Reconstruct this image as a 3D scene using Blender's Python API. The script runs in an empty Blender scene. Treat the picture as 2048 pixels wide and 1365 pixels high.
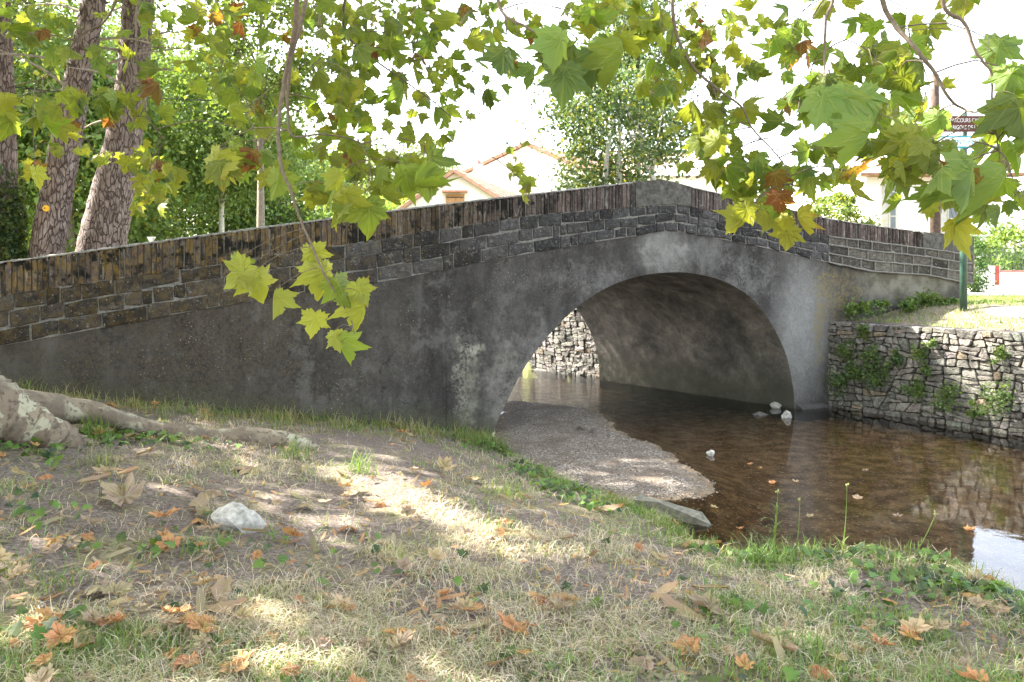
import bpy, math, random
import numpy as np
from mathutils import Vector
R = math.radians
rng = np.random.default_rng(7)
random.seed(7)
SC = bpy.context.scene
COL = SC.collection
# ------------------------------------------------------------------ camera, sky, sun, exposure
F = 1600.0
HOR = 540.0
cam = bpy.data.cameras.new('camera')
cam.sensor_width = 36; cam.lens = 36 * F / 2048; cam.shift_y = -(682.5 - HOR) / 2048
cam.clip_start = 0.05; cam.clip_end = 2000
co = bpy.data.objects.new('camera', cam); COL.objects.link(co)
co.location = (0, 0, 0); co.rotation_euler = (R(90), 0, 0)
SC.camera = co
SUN_H = np.array([-.954, .30]); SUN_H /= np.linalg.norm(SUN_H)
SUN_E = R(42)
SUN = np.array([SUN_H[0] * math.cos(SUN_E), SUN_H[1] * math.cos(SUN_E), math.sin(SUN_E)])
w = bpy.data.worlds.new('World'); SC.world = w; w.use_nodes = True
nt = w.node_tree; bg = nt.nodes['Background']
sky = nt.nodes.new('ShaderNodeTexSky'); sky.sky_type = 'NISHITA'; sky.sun_disc = False
sky.sun_elevation = SUN_E; sky.sun_rotation = math.atan2(SUN_H[0], SUN_H[1])
sky.dust_density = 3.0; sky.air_density = 1.0; sky.ozone_density = 1.0
hs = nt.nodes.new('ShaderNodeHueSaturation'); hs.inputs['Saturation'].default_value = .45     # thin white summer haze
nt.links.new(sky.outputs[0], hs.inputs['Color']); nt.links.new(hs.outputs[0], bg.inputs[0]); bg.inputs[1].default_value = 0.15
sl = bpy.data.lights.new('sun', 'SUN'); sl.energy = 4.4; sl.angle = R(0.5); sl.color = (1, .95, .86)
so = bpy.data.objects.new('sun', sl); COL.objects.link(so)
so.rotation_euler = Vector(-SUN).to_track_quat('-Z', 'Y').to_euler(); so.location = (-10, 3, 12)
SC.view_settings.view_transform = 'Standard'; SC.view_settings.look = 'None'
SC.view_settings.gamma = 1; SC.view_settings.exposure = 3.0
SC.cycles.max_bounces = 8; SC.cycles.transparent_max_bounces = 12
SC.cycles.diffuse_bounces = 4; SC.cycles.glossy_bounces = 3

# ------------------------------------------------------------------ helpers
def at(px, py, Y):
    return np.array([(px - 1024) / F * Y, Y, (HOR - py) / F * Y])
ORG = {}
def tagp(o, label=None, cat=None, group=None, kind=None):
    if label: o['label'] = label
    if cat: o['category'] = cat
    if group: o['group'] = group
    if kind: o['kind'] = kind
    return o
def thing(name, label, cat, loc=(0, 0, 0), group=None):
    o = bpy.data.objects.new(name, None); COL.objects.link(o); o.location = tuple(float(c) for c in loc)
    o.empty_display_size = .1; ORG[o.name] = np.array(loc, float)
    return tagp(o, label, cat, group)
def make_mesh(name, V, F_, mat, col=None, uv=None, smooth=False):
    """F_: list of index arrays (n,k) or a list of index lists"""
    V = np.asarray(V, np.float32)
    if isinstance(F_, np.ndarray): F_ = [F_]
    loops = []; tot = []
    for f in F_:
        if isinstance(f, np.ndarray) and f.ndim == 2:
            loops.append(f.reshape(-1)); tot.append(np.full(len(f), f.shape[1], np.int32))
        else:
            loops.append(np.asarray(f, np.int32)); tot.append(np.array([len(f)], np.int32))
    loops = np.concatenate(loops).astype(np.int32); tot = np.concatenate(tot).astype(np.int32)
    me = bpy.data.meshes.new(name)
    me.vertices.add(len(V)); me.vertices.foreach_set('co', V.reshape(-1))
    me.loops.add(len(loops)); me.loops.foreach_set('vertex_index', loops)
    me.polygons.add(len(tot)); st = np.concatenate([[0], np.cumsum(tot)[:-1]]).astype(np.int32)
    me.polygons.foreach_set('loop_start', st); me.polygons.foreach_set('loop_total', tot)
    me.polygons.foreach_set('use_smooth', np.full(len(tot), smooth, bool))
    if col is not None:
        c = np.ones((len(V), 4), np.float32); c[:, :3] = col
        a = me.color_attributes.new('Col', 'FLOAT_COLOR', 'POINT'); a.data.foreach_set('color', c.reshape(-1))
    if uv is not None:
        l = me.uv_layers.new(name='UVMap'); l.data.foreach_set('uv', np.asarray(uv, np.float32)[loops].reshape(-1))
    me.update(calc_edges=True); me.validate()
    if mat: me.materials.append(mat)
    return me
def part(name, V, F_, mat, parent=None, col=None, uv=None, smooth=False, loc=None):
    V = np.asarray(V, float)
    if parent is not None: org = ORG[parent.name]
    else:
        org = np.array(loc if loc is not None else [V[:, 0].mean(), V[:, 1].mean(), V[:, 2].min()], float)
    me = make_mesh(name, V - org, F_, mat, col, uv, smooth)
    o = bpy.data.objects.new(name, me); COL.objects.link(o)
    if parent is not None: o.parent = parent
    else: o.location = tuple(org)
    ORG[o.name] = org
    return o
class MB:
    def __init__(s): s.V = []; s.F = []; s.C = []; s.U = []; s.n = 0
    def add(s, V, F_, col=(1, 1, 1), uv=None):
        V = np.asarray(V, float); s.V.append(V)
        if isinstance(F_, np.ndarray): F_ = [F_]
        for f in F_:
            s.F.append((np.asarray(f) + s.n))
        c = np.asarray(col, float); s.C.append(np.tile(c, (len(V), 1)) if c.ndim == 1 else c)
        s.U.append(np.zeros((len(V), 2)) if uv is None else uv)
        s.n += len(V); return s
    def build(s, name, mat, parent=None, smooth=False, loc=None):
        return part(name, np.concatenate(s.V), s.F, mat, parent, np.concatenate(s.C), np.concatenate(s.U), smooth, loc)
BOXF = np.array([[0, 3, 2, 1], [4, 5, 6, 7], [0, 1, 5, 4], [1, 2, 6, 5], [2, 3, 7, 6], [3, 0, 4, 7]])
def box(x0, x1, y0, y1, z0, z1):
    return np.array([[x0, y0, z0], [x1, y0, z0], [x1, y1, z0], [x0, y1, z0], [x0, y0, z1], [x1, y0, z1], [x1, y1, z1], [x0, y1, z1]], float), BOXF
def tube(P, rad, seg=8, cap=True, noise=0, r=None):
    P = np.asarray(P, float); n = len(P); rad = np.broadcast_to(np.asarray(rad, float), (n,))
    T = np.gradient(P, axis=0); T /= np.linalg.norm(T, axis=1)[:, None] + 1e-9
    ref = np.array([0, 0, 1.]) if abs(T[0, 2]) < .8 else np.array([1., 0, 0])
    V = []
    a = np.arange(seg) / seg * 2 * math.pi
    for i in range(n):
        u = np.cross(T[i], ref); u /= np.linalg.norm(u); v = np.cross(T[i], u)
        ri = rad[i] * (1 + (noise * (r or rng).normal(size=seg) if noise else 0))
        V.append(P[i] + (np.cos(a) * ri)[:, None] * u + (np.sin(a) * ri)[:, None] * v)
    V = np.concatenate(V)
    i, j = np.meshgrid(np.arange(n - 1), np.arange(seg), indexing='ij'); i = i.ravel(); j = j.ravel(); j2 = (j + 1) % seg
    Fq = np.stack([i * seg + j, i * seg + j2, (i + 1) * seg + j2, (i + 1) * seg + j], 1)
    Fs = [Fq]
    if cap: Fs += [list(range(seg))[::-1], [(n - 1) * seg + k for k in range(seg)]]
    return V, Fs
def spline(P, n):
    """Catmull-Rom through P"""
    P = np.asarray(P, float); m = len(P)
    Q = np.vstack([2 * P[0] - P[1], P, 2 * P[-1] - P[-2]])
    out = []
    for t in np.linspace(0, m - 1 - 1e-6, n):
        i = int(t); f = t - i; a, b, c, d = Q[i], Q[i + 1], Q[i + 2], Q[i + 3]
        out.append(.5 * ((2 * b) + (-a + c) * f + (2 * a - 5 * b + 4 * c - d) * f * f + (-a + 3 * b - 3 * c + d) * f ** 3))
    return np.array(out)
def pl(x, xs, ys): return np.interp(x, xs, ys)
def vnoise(x, y, s=1.0, seed=0):
    """cheap smooth value noise on arrays, -1..1"""
    x = np.asarray(x) * s + seed * 17.3; y = np.asarray(y) * s - seed * 9.1
    xi = np.floor(x); yi = np.floor(y); fx = x - xi; fy = y - yi
    fx = fx * fx * (3 - 2 * fx); fy = fy * fy * (3 - 2 * fy)
    def h(a, b):
        v = np.sin(a * 127.1 + b * 311.7 + seed) * 43758.5453; return (v - np.floor(v)) * 2 - 1
    return (h(xi, yi) * (1 - fx) + h(xi + 1, yi) * fx) * (1 - fy) + (h(xi, yi + 1) * (1 - fx) + h(xi + 1, yi + 1) * fx) * fy

# ------------------------------------------------------------------ materials
class NT:
    def __init__(s, name, rough=.8, spec=.25):
        s.m = bpy.data.materials.new(name); s.m.use_nodes = True; s.t = s.m.node_tree
        s.b = s.t.nodes['Principled BSDF']; s.out = s.t.nodes['Material Output']
        s.b.inputs['Roughness'].default_value = rough; s.b.inputs['Specular IOR Level'].default_value = spec
    def n(s, ty, **kw):
        nd = s.t.nodes.new('ShaderNode' + ty)
        for k, v in kw.items():
            if k.startswith('_'): setattr(nd, k[1:], v)
            else:
                sock = nd.inputs[int(k[1:])] if k[0] == 'i' and k[1:].isdigit() else nd.inputs[k.replace('_', ' ')]
                if hasattr(v, 'is_linked') or isinstance(v, bpy.types.NodeSocket): s.t.links.new(v, sock)
                else: sock.default_value = v
        return nd
    def pos(s): return s.n('NewGeometry').outputs['Position']
    def noise(s, scale, detail=4, rough=.55, vec=None, dist=0):
        return s.n('TexNoise', Vector=vec or s.pos(), Scale=scale, Detail=detail, Roughness=rough, Distortion=dist).outputs['Fac']
    def map(s, vec, scale): return s.n('VectorMath', _operation='MULTIPLY', i0=vec, i1=scale).outputs[0]
    def ramp(s, fac, stops):
        r = s.n('ValToRGB', Fac=fac); e = r.color_ramp.elements
        for i, (p, c) in enumerate(stops):
            el = e[i] if i < 2 else e.new(p)
            el.position = p; el.color = (*c, 1) if len(c) == 3 else c
        return r.outputs['Color']
    def mask(s, fac, a, b): return s.n('MapRange', _interpolation_type='SMOOTHSTEP', Value=fac, i1=a, i2=b).outputs[0]
    def mul(s, a, b, op='MULTIPLY'): return s.n('Math', _operation=op, i0=a, i1=b).outputs[0]
    def mix(s, f, a, b, mode='MIX'):
        nd = s.n('Mix', _data_type='RGBA', _blend_type=mode)
        for v, k in ((f, 0), (a, 6), (b, 7)):
            if isinstance(v, bpy.types.NodeSocket): s.t.links.new(v, nd.inputs[k])
            else: nd.inputs[k].default_value = (*v, 1) if isinstance(v, tuple) and len(v) == 3 else v
        return nd.outputs[2]
    def attr(s): return s.n('Attribute', _attribute_name='Col').outputs['Color']
    def blob(s, c, r, warp=.5, scale=2.0, soft=.6):
        """noisy patch around world point c with radii r"""
        d = s.n('VectorMath', _operation='SUBTRACT', i0=s.pos(), i1=tuple(c)).outputs[0]
        d = s.n('VectorMath', _operation='DIVIDE', i0=d, i1=tuple(r)).outputs[0]
        l = s.n('VectorMath', _operation='LENGTH', i0=d).outputs['Value']
        nn = s.mul(s.mul(s.noise(scale), .5, 'SUBTRACT'), warp * 2)
        return s.mask(s.mul(l, nn, 'ADD'), 1.0 + soft * .3, 1.0 - soft)
    def color(s, c): s.t.links.new(c, s.b.inputs['Base Color']) if isinstance(c, bpy.types.NodeSocket) else setattr(s.b.inputs['Base Color'], 'default_value', (*c, 1))
    def bump(s, h, strength=.5, dist=.02):
        b = s.n('Bump', Height=h, Strength=strength, Distance=dist); s.t.links.new(b.outputs[0], s.b.inputs['Normal']); return b.outputs[0]

def leaf_material(name, trans=.45, rough=.5, veins=True, spots=.66, tcol=(1.25, 1.15, .5)):
    m = NT(name, rough, .35)
    c = m.attr()
    c = m.mix(m.mask(m.noise(9, 3), .35, .7), c, m.mix(.3, c, (.30, .34, .05)), 'MIX')
    if veins:
        uv = m.n('UVMap').outputs[0]
        base = m.n('VectorMath', _operation='SUBTRACT', i0=uv, i1=(0, .04, 0)).outputs[0]
        vv = None
        for ang in (90, 52, 128, 8, 172):
            d = (math.cos(R(ang)), math.sin(R(ang)), 0)
            cr = m.n('VectorMath', _operation='CROSS_PRODUCT', i0=base, i1=d).outputs[0]
            ln = m.n('VectorMath', _operation='LENGTH', i0=cr).outputs['Value']
            dt = m.n('VectorMath', _operation='DOT_PRODUCT', i0=base, i1=d).outputs['Value']
            k = m.mul(m.mask(ln, .022, .006), m.mask(dt, -.01, .03))
            vv = k if vv is None else m.mul(vv, k, 'MAXIMUM')
        c = m.mix(m.mul(vv, .28), c, (.40, .44, .12))
        rust = m.mask(m.noise(22, 3, .6, uv), spots, spots + .06)
        c = m.mix(m.mul(rust, .8), c, (.20, .09, .02))
        rd = m.n('VectorMath', _operation='LENGTH', i0=m.n('VectorMath', _operation='SUBTRACT', i0=uv, i1=(0, .35, 0)).outputs[0]).outputs['Value']
        edge = m.mul(m.mask(m.mul(rd, m.mul(m.noise(5, 4, .6), .9), 'ADD'), 1.05, 1.25), m.mask(m.noise(1.7, 2), .48, .60))
        c = m.mix(m.mul(edge, .75), c, (.26, .15, .03))
    m.color(c)
    tr = m.n('BsdfTranslucent', Color=m.mix(1.0, c, tcol, 'MULTIPLY'))
    mx = m.n('MixShader', Fac=trans, i1=m.b.outputs[0], i2=tr.outputs[0])
    m.t.links.new(mx.outputs[0], m.out.inputs[0])
    return m.m
M = {}
M['leaf'] = leaf_material('plane_leaf', .58)
M['dry_leaf'] = leaf_material('dry_leaf', .2, .7, True, .62, (1.1, .9, .6))
M['small_leaf'] = leaf_material('tree_leaf', .4, .55, False)
M['grass'] = leaf_material('grass_blade', .3, .6, False)
def simple(name, col, rough=.7, n_scale=20, var=.35, bump=.2, spec=.25, metal=0):
    m = NT(name, rough, spec); d = tuple(c * (1 - var) for c in col); l = tuple(min(1, c * (1 + var)) for c in col)
    f = m.noise(n_scale, 6, .6)
    m.color(m.ramp(f, [(.3, d), (.7, l)])); m.bump(f, bump, .02); m.b.inputs['Metallic'].default_value = metal
    return m.m
def bark_pine():
    m = NT('pine_bark', .9, .15)
    v = m.map(m.pos(), (1, 1, .30))
    wv = m.n('VectorMath', _operation='ADD', i0=v, i1=m.map(m.n('TexNoise', Vector=v, Scale=4.0, Detail=3.0).outputs['Color'], (.22, .22, .22))).outputs[0]
    e = m.n('TexVoronoi', _feature='DISTANCE_TO_EDGE', Vector=wv, Scale=19.0).outputs['Distance']
    cr = m.mask(e, -.02, m.mul(m.noise(5, 3), .22))
    c = m.ramp(m.noise(7, 5, .6), [(.3, (.13, .10, .088)), (.55, (.22, .175, .155)), (.75, (.32, .28, .265))])
    c = m.mix(cr, (.085, .058, .048), c)
    m.color(c); m.bump(m.mul(cr, m.mul(m.noise(40, 3), .25), 'ADD'), .9, .05)
    return m.m
def bark_plane():
    m = NT('plane_bark', .75, .2)
    v = m.map(m.pos(), (1, 1, 1))
    wv = m.n('VectorMath', _operation='ADD', i0=v, i1=m.map(m.n('TexNoise', Vector=v, Scale=5.0, Detail=4.0).outputs['Color'], (.25, .25, .25))).outputs[0]
    f = m.n('TexVoronoi', Vector=wv, Scale=8.0).outputs['Color']
    sep = m.n('SeparateColor', Color=f).outputs[0]
    c = m.ramp(sep, [(.0, (.27, .22, .155)), (.35, (.17, .13, .095)), (.55, (.25, .21, .15)), (.85, (.37, .35, .25))])
    nn = m.noise(30, 5)
    c = m.mix(m.mask(nn, .48, .68), c, (.10, .075, .055))
    c = m.mix(m.mask(m.noise(3, 5), .45, .62), c, m.mix(nn, (.08, .06, .045), (.2, .16, .12)))
    m.color(c); m.bump(m.mul(sep, m.mul(nn, .4), 'ADD'), .6, .03)
    return m.m
M['pine_bark'] = bark_pine(); M['plane_bark'] = bark_plane()
M['twig'] = simple('twig_bark', (.17, .13, .095), .8, 60)
M['trunk'] = simple('grey_bark', (.22, .19, .15), .85, 25)
M['white_trunk'] = simple('pale_bark', (.5, .48, .42), .85, 25)

def plaster():
    m = NT('weathered_render', .9, .2)
    st = m.noise(1.0, 8, .62, m.map(m.pos(), (2.2, 2.2, .55)))      # vertical streaking
    n2 = m.noise(5, 8, .65)
    n9 = m.noise(28, 8, .75)
    c = m.ramp(m.mul(m.mul(m.mul(st, .45), m.mul(n2, .3), 'ADD'), m.mul(n9, .25), 'ADD'), [(.38, (.026, .023, .021)), (.47, (.048, .044, .041)), (.54, (.066, .061, .057)), (.66, (.13, .12, .11))])
    # brown lower lichen to the left
    c = m.mix(m.mul(m.mul(m.blob((-3.6, 8.2, -.6), (2.9, 2.5, 1.5), .4), m.mask(n9, .35, .60)), .6), c, (.092, .072, .048))
    drip = m.mask(m.noise(1.0, 7, .7, m.map(m.pos(), (9, 9, .7))), .50, .66)
    c = m.mix(m.mul(m.mul(drip, m.mask(n2, .42, .6)), .55), c, (.115, .107, .098))
    c = m.mix(m.mul(m.mask(m.noise(2.1, 8, .72), .54, .64), .55), c, (.135, .128, .118))
    c = m.mix(m.mul(m.mask(m.noise(3.3, 8, .75), .57, .66), .6), c, (.03, .027, .024))
    ck = m.n('TexVoronoi', _feature='DISTANCE_TO_EDGE', Vector=m.n('VectorMath', _operation='ADD', i0=m.pos(), i1=m.map(m.n('TexNoise', Vector=m.pos(), Scale=3.0, Detail=6.0).outputs['Color'], (.7, .7, .7))).outputs[0], Scale=.9).outputs['Distance']
    c = m.mix(m.mul(m.mul(m.mask(ck, .006, .002), m.mask(m.noise(1.5), .5, .6)), .7), c, (.015, .013, .012))
    # worn paler areas round the arch
    c = m.mix(m.mul(m.blob((4.2, 11.35, -.9), (.62, .9, 1.15), .45, 2.5, .75), .8), c, m.ramp(n9, [(.3, (.15, .145, .135)), (.7, (.27, .265, .25))]))
    c = m.mix(m.mul(m.blob((2.0, 10.45, .25), (.42, .6, .42), .45, 2.5, .75), .6), c, m.ramp(n9, [(.3, (.13, .125, .115)), (.7, (.25, .245, .23))]))
    for p, r, k, cc in (((1.95, 10.4, .3), (.35, .5, .34), .75, (.24, .235, .22)), ((.9, 10.2, -.1), (.6, .6, .25), .35, (.26, .25, .24)),
                    ((4.15, 11.3, -.85), (.4, .7, .9), .35, (.27, .265, .25)), ((3.3, 11, -.1), (.4, .6, .35), .4, (.26, .25, .24)),
                    ((-.05, 9.6, -1.45), (.30, .6, .62), .55, (.27, .25, .22)), ((-.55, 9.4, -1.35), (.17, .5, .62), 1.0, (.24, .225, .18)),
                    ((-.46, 9.4, -.93), (.12, .4, .1), 1.0, (.34, .32, .26)), ((.35, 9.9, -1.0), (.25, .4, .4), .45, (.25, .235, .22)),
                    ((2.6, 10.8, .25), (.45, .5, .3), .35, (.25, .24, .23))):
        c = m.mix(m.mul(m.mul(m.blob(p, r, 1.1, 9), k), m.mask(m.mul(m.mul(n9, .5), m.mul(st, .5), 'ADD'), .40, .54)), c, m.mix(m.mask(n2, .3, .7), tuple(v * .55 for v in cc), tuple(v * 1.1 for v in cc)))
    # ochre lichen at the right corner
    c = m.mix(m.mul(m.blob((4.75, 11.5, -.35), (.42, .6, .42), 1.5, 6), m.mul(m.mask(n9, .40, .62), .8)), c, (.19, .145, .055))
    c = m.mix(m.mul(m.blob((4.42, 11.4, -.75), (.10, .5, .6), 1.5, 9), m.mul(m.mask(n9, .40, .62), .8)), c, (.20, .15, .055))
    c = m.mix(m.mul(m.mask(m.pos_z(), .0, .35), 0.0), c, (.1, .1, .1)) if False else c
    c = m.mix(m.blob((5.9, 11.9, -.15), (1.1, .9, .42), .3), c, m.mix(m.mask(n2, .35, .65), (.11, .10, .075), (.22, .205, .165)))
    zz = m.n('SeparateXYZ', Vector=m.pos()).outputs
    foot = m.mul(m.mul(zz[0], .16), m.mul(zz[2], 1.0), 'ADD')
    c = m.mix(m.mul(m.mask(m.mul(foot, m.mul(m.noise(6, 7, .75), .8), 'ADD'), -1.25, -1.6), .7), c, m.mix(n9, (.04, .045, .02), (.13, .12, .08)))
    # pale and ochre specks of lichen
    vo = m.n('TexVoronoi', Vector=m.pos(), Scale=26.0, Randomness=1.0)
    sp = m.mul(m.mask(vo.outputs['Distance'], .17, .10), m.mask(m.noise(1.6, 4), .48, .62))
    sp2 = m.mul(m.mask(m.n('TexVoronoi', Vector=m.pos(), Scale=55.0).outputs['Distance'], .20, .10), m.mask(m.noise(2.2, 5, .7), .44, .58)); sp = m.mul(sp, sp2, 'MAXIMUM')
    c = m.mix(m.mul(sp, .8), c, m.mix(m.mask(m.noise(6), .48, .52), (.33, .31, .27), (.24, .17, .07)))
    c = m.mix(1.0, c, (1.0, 1.0, .99), 'MULTIPLY'); m.color(c)
    m.bump(m.mul(m.mul(m.noise(14, 8, .7), .7), m.mul(m.noise(2.5, 3), .6), 'ADD'), .55, .03)
    return m.m
M['plaster'] = plaster()
def barrel_mat():
    m = NT('vault_render', .85, .25)
    p = m.map(m.pos(), (1.3, 1.3, 1.3))
    a = m.mul(m.mul(m.noise(1.5, 9, .7, p, .25), .7), m.mul(m.noise(7, 8, .7), .3), 'ADD')
    c = m.ramp(a, [(.38, (.045, .042, .038)), (.48, (.10, .09, .077)), (.55, (.155, .137, .115)), (.64, (.25, .225, .19))])
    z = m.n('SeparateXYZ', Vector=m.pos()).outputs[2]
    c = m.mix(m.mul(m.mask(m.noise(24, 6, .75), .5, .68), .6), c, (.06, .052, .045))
    damp_shade = m.mask(m.mul(z, m.mul(m.noise(3, 6, .7), 1.1), 'ADD'), -.6, -1.3)  # damp tint, deepened low down to paint in the vault's light falloff
    c = m.mix(m.mul(damp_shade, .8), c, (.045, .045, .03))
    m.color(c); m.bump(m.noise(9, 6), .4, .03)
    return m.m
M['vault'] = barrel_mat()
def masonry(name, dark=.5, moss=0.0, ochre=0.0, bumpd=.02, lime=0, streak=0):
    m = NT(name, .9, .2)
    c = m.attr(); n2 = m.noise(18, 8, .7); n3 = m.noise(5, 5, .6)
    c = m.mix(m.mask(n2, .35, .7), m.mix(1.0, c, (.55, .55, .55), 'MULTIPLY'), m.mix(1.0, c, (1.25, 1.25, 1.25), 'MULTIPLY'))
    c = m.mix(m.mul(m.mask(m.noise(60, 2), .64, .72), .7), c, (.42, .41, .38))
    if lime: c = m.mix(m.mul(m.mask(m.noise(7, 7, .75), .56, .66), lime), c, (.26, .25, .22))
    if streak: c = m.mix(m.mul(m.mask(m.noise(1.0, 5, .7, m.map(m.pos(), (34, 34, 5))), .55, .68), streak), c, (.33, .30, .26))
    if ochre:
        x = m.n('SeparateXYZ', Vector=m.pos()).outputs[0]
        c = m.mix(m.mul(m.mul(m.mask(m.noise(11, 7, .75), .46, .57), m.mask(x, .5, -3.0)), ochre), c, (.23, .145, .03))
    if moss:
        k = m.mul(m.mask(m.noise(4.2, 9, .75, m.map(m.pos(), (1, 1, 1.1))), .52, .57), moss)
        x = m.n('SeparateXYZ', Vector=m.pos()).outputs[0]
        c = m.mix(m.mul(k, m.mask(x, 2.2, .2)), c, (.012, .011, .009))
    m.color(c); m.bump(m.mul(n2, m.mul(n3, .5), 'ADD'), .8, bumpd)
    return m.m
M['brick'] = masonry('soldier_brick', moss=1.0, ochre=.5, streak=.75); M['block'] = masonry('dark_sandstone', ochre=.2, lime=.4); M['rubble'] = masonry('rubble_stone')
M['mortar'] = simple('lime_mortar', (.20, .19, .17), .95, 30, .4, .5)
M['pointing'] = simple('pale_pointing', (.19, .18, .16), .9, 30, .3, .4)
M['mortar_dark'] = simple('deep_joint', (.055, .048, .04), .95, 30, .4, .5)

def ground_mat():
    m = NT('bank_soil', .95, .1)
    n1 = m.noise(2.2, 6, .6); n2 = m.noise(45, 6, .7); n3 = m.noise(9, 4)
    c = m.ramp(n2, [(.3, (.08, .062, .052)), (.5, (.19, .153, .130)), (.7, (.36, .30, .26))])
    c = m.mix(m.mask(n1, .5, .66), c, m.ramp(n2, [(.3, (.12, .10, .06)), (.7, (.36, .31, .20))]))
    c = m.mix(m.mul(m.mask(n3, .58, .68), .5), c, (.07, .10, .03))
    far = m.mask(m.n('SeparateXYZ', Vector=m.pos()).outputs[1], 12.5, 16)
    c = m.mix(far, c, m.ramp(n1, [(.35, (.13, .16, .05)), (.65, (.25, .23, .13))]))
    m.color(c); m.bump(m.mul(n2, n3, 'ADD'), .9, .03)
    return m.m
def gravel_mat():
    m = NT('stream_gravel', .8, .3)
    vo = m.n('TexVoronoi', Vector=m.pos(), Scale=75.0)
    s = m.n('SeparateColor', Color=vo.outputs['Color']).outputs[0]
    c = m.ramp(s, [(.0, (.06, .047, .036)), (.35, (.14, .112, .088)), (.75, (.24, .205, .17)), (.95, (.45, .41, .36))])
    c = m.mix(m.mask(m.noise(3, 5), .4, .68), c, (.13, .10, .075), 'MIX')
    z = m.n('SeparateXYZ', Vector=m.pos()).outputs[2]
    wet = m.mask(m.mul(z, m.mul(m.noise(4), .05), 'ADD'), -1.90, -1.95)
    bed = m.ramp(m.noise(6, 7, .7), [(.36, (.06, .042, .024)), (.50, (.16, .115, .066)), (.64, (.34, .26, .17))])
    bed = m.mix(1.0, bed, (1.0, .97, .92), 'MULTIPLY'); bed = m.mix(m.mask(m.noise(34, 3), .60, .66), bed, (.46, .40, .30)); bed = m.mix(m.mul(m.mask(m.noise(24, 2), .63, .67), .8), bed, (.30, .12, .05))
    c = m.mix(wet, c, bed)
    m.color(c); m.bump(m.mul(vo.outputs['Distance'], -1.0), .9, .012)
    return m.m
M['ground'] = ground_mat(); M['gravel'] = gravel_mat()
def water_mat():
    m = NT('stream_water')
    p = m.map(m.pos(), (1, 1.0, 1))
    h = m.mul(m.mul(m.noise(3.0, 2, .5, p), 1.0), m.mul(m.noise(14, 3, .6, p), .22), 'ADD')
    # ripples grow where the stream runs over the shallows
    rp = m.mul(m.blob((.7, 13.6, -1.97), (2.4, 2.6, 1), .3), 4.0)
    rp2 = m.mul(m.blob((2.9, 7.75, -1.97), (1.0, .28, 1), .8, 3), .45)
    h2 = m.mul(m.noise(22, 3, .65, p), m.mul(rp, rp2, 'ADD'))
    bp = m.n('Bump', Height=m.mul(h, m.mul(h2, 12.0), 'ADD'), Strength=.07, Distance=.03)
    gl = m.n('BsdfGlossy', Color=(.95, .97, 1, 1), Roughness=.025, Normal=bp.outputs[0])
    tr = m.n('BsdfTransparent', Color=(.85, .77, .64, 1))
    fr = m.n('Fresnel', IOR=1.55, Normal=bp.outputs[0])
    mx = m.n('MixShader', Fac=fr.outputs[0], i1=tr.outputs[0], i2=gl.outputs[0])
    m.t.links.new(mx.outputs[0], m.out.inputs[0]); return m.m
M['water'] = water_mat()
M['white_wall'] = simple('cream_render', (.80, .77, .72), .9, 8, .06, .1)
def tile_mat():
    m = NT('terracotta_tiles', .85, .2)
    c = m.attr()
    c = m.mix(m.mask(m.noise(6, 4), .3, .7), m.mix(1.0, c, (.75, .7, .7), 'MULTIPLY'), c); m.color(c)
    m.bump(m.noise(20, 4), .3, .02); return m.m
M['tile'] = tile_mat()
M['wood'] = simple('shutter_wood', (.42, .23, .11), .6, 12, .25)
M['wood_grey'] = simple('grey_paint', (.42, .40, .36), .7, 12, .15)
M['pole_wood'] = simple('old_pole_wood', (.075, .052, .04), .9, 12, .3, .5)
M['green_paint'] = simple('green_enamel', (.035, .075, .055), .4, 12, .2, .05, .5)
M['brown_sign'] = simple('brown_sign_paint', (.10, .03, .02), .5, 8, .1, 0)
M['white_paint'] = simple('white_paint', (.75, .75, .72), .5, 8, .05, 0)
M['teal_paint'] = simple('teal_paint', (.02, .30, .36), .5, 8, .05, 0)
M['sign_back'] = simple('galvanised_back', (.55, .55, .53), .5, 8, .08, 0, .4)
M['yellow_paint'] = simple('yellow_paint', (.75, .42, .03), .5, 8, .08, 0)
M['dark_metal'] = simple('dark_metal', (.03, .03, .03), .5, 8, .1, 0)
M['glass'] = simple('window_glass', (.10, .12, .13), .1, 3, .2, 0, .6)
M['white_stone'] = simple('white_limestone', (.42, .40, .36), .95, 24, .45, 1.0)
M['grey_stone'] = simple('grey_stone', (.26, .25, .22), .85, 22, .35, .8)
M['dark_stone'] = simple('dark_wet_stone', (.09, .08, .07), .6, 22, .35, .6)
M['plank'] = simple('weathered_slab', (.15, .145, .115), .9, 20, .4, .6)
M['asphalt'] = simple('pale_road', (.22, .21, .20), .9, 60, .15, .2)

# ------------------------------------------------------------------ plan of the place
# bridge front: a straight line in plan, then the short wing on the right
FS = .42
def facade_pt(px):
    u = (px - 1024) / F
    if px <= 1659:
        Y = (7.61 + FS * 4.87) / (1 - FS * u); return np.array([u * Y, Y])
    p0 = facade_pt(1659); p1 = np.array([.5706 * 11.95, 11.95]); d = p1 - p0
    t = (u * p0[1] - p0[0]) / (d[0] - u * d[1]); return p0 + d * t
def fz(px, py): return (HOR - py) / F * facade_pt(px)[1]
TOPX = [-900, 0, 250, 500, 760, 1000, 1150, 1270, 1325, 1350, 1399, 1575, 1653, 1729, 1824, 1923, 1945]
TOPY = [690, 527, 494, 460, 426, 397, 380, 366, 361, 368, 380, 420, 438, 450, 463, 472, 475]
BRX = [-900, 0, 146, 385, 700, 1061, 1348, 1580, 1653, 1729, 1824, 1945]
BRY = [770, 591, 571, 536, 487, 431, 408, 459, 471, 480, 492, 508]
BLX = [-900, 0, 220, 414, 575, 771, 980, 1192, 1345, 1502, 1659, 1743, 1851, 1945]
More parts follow.
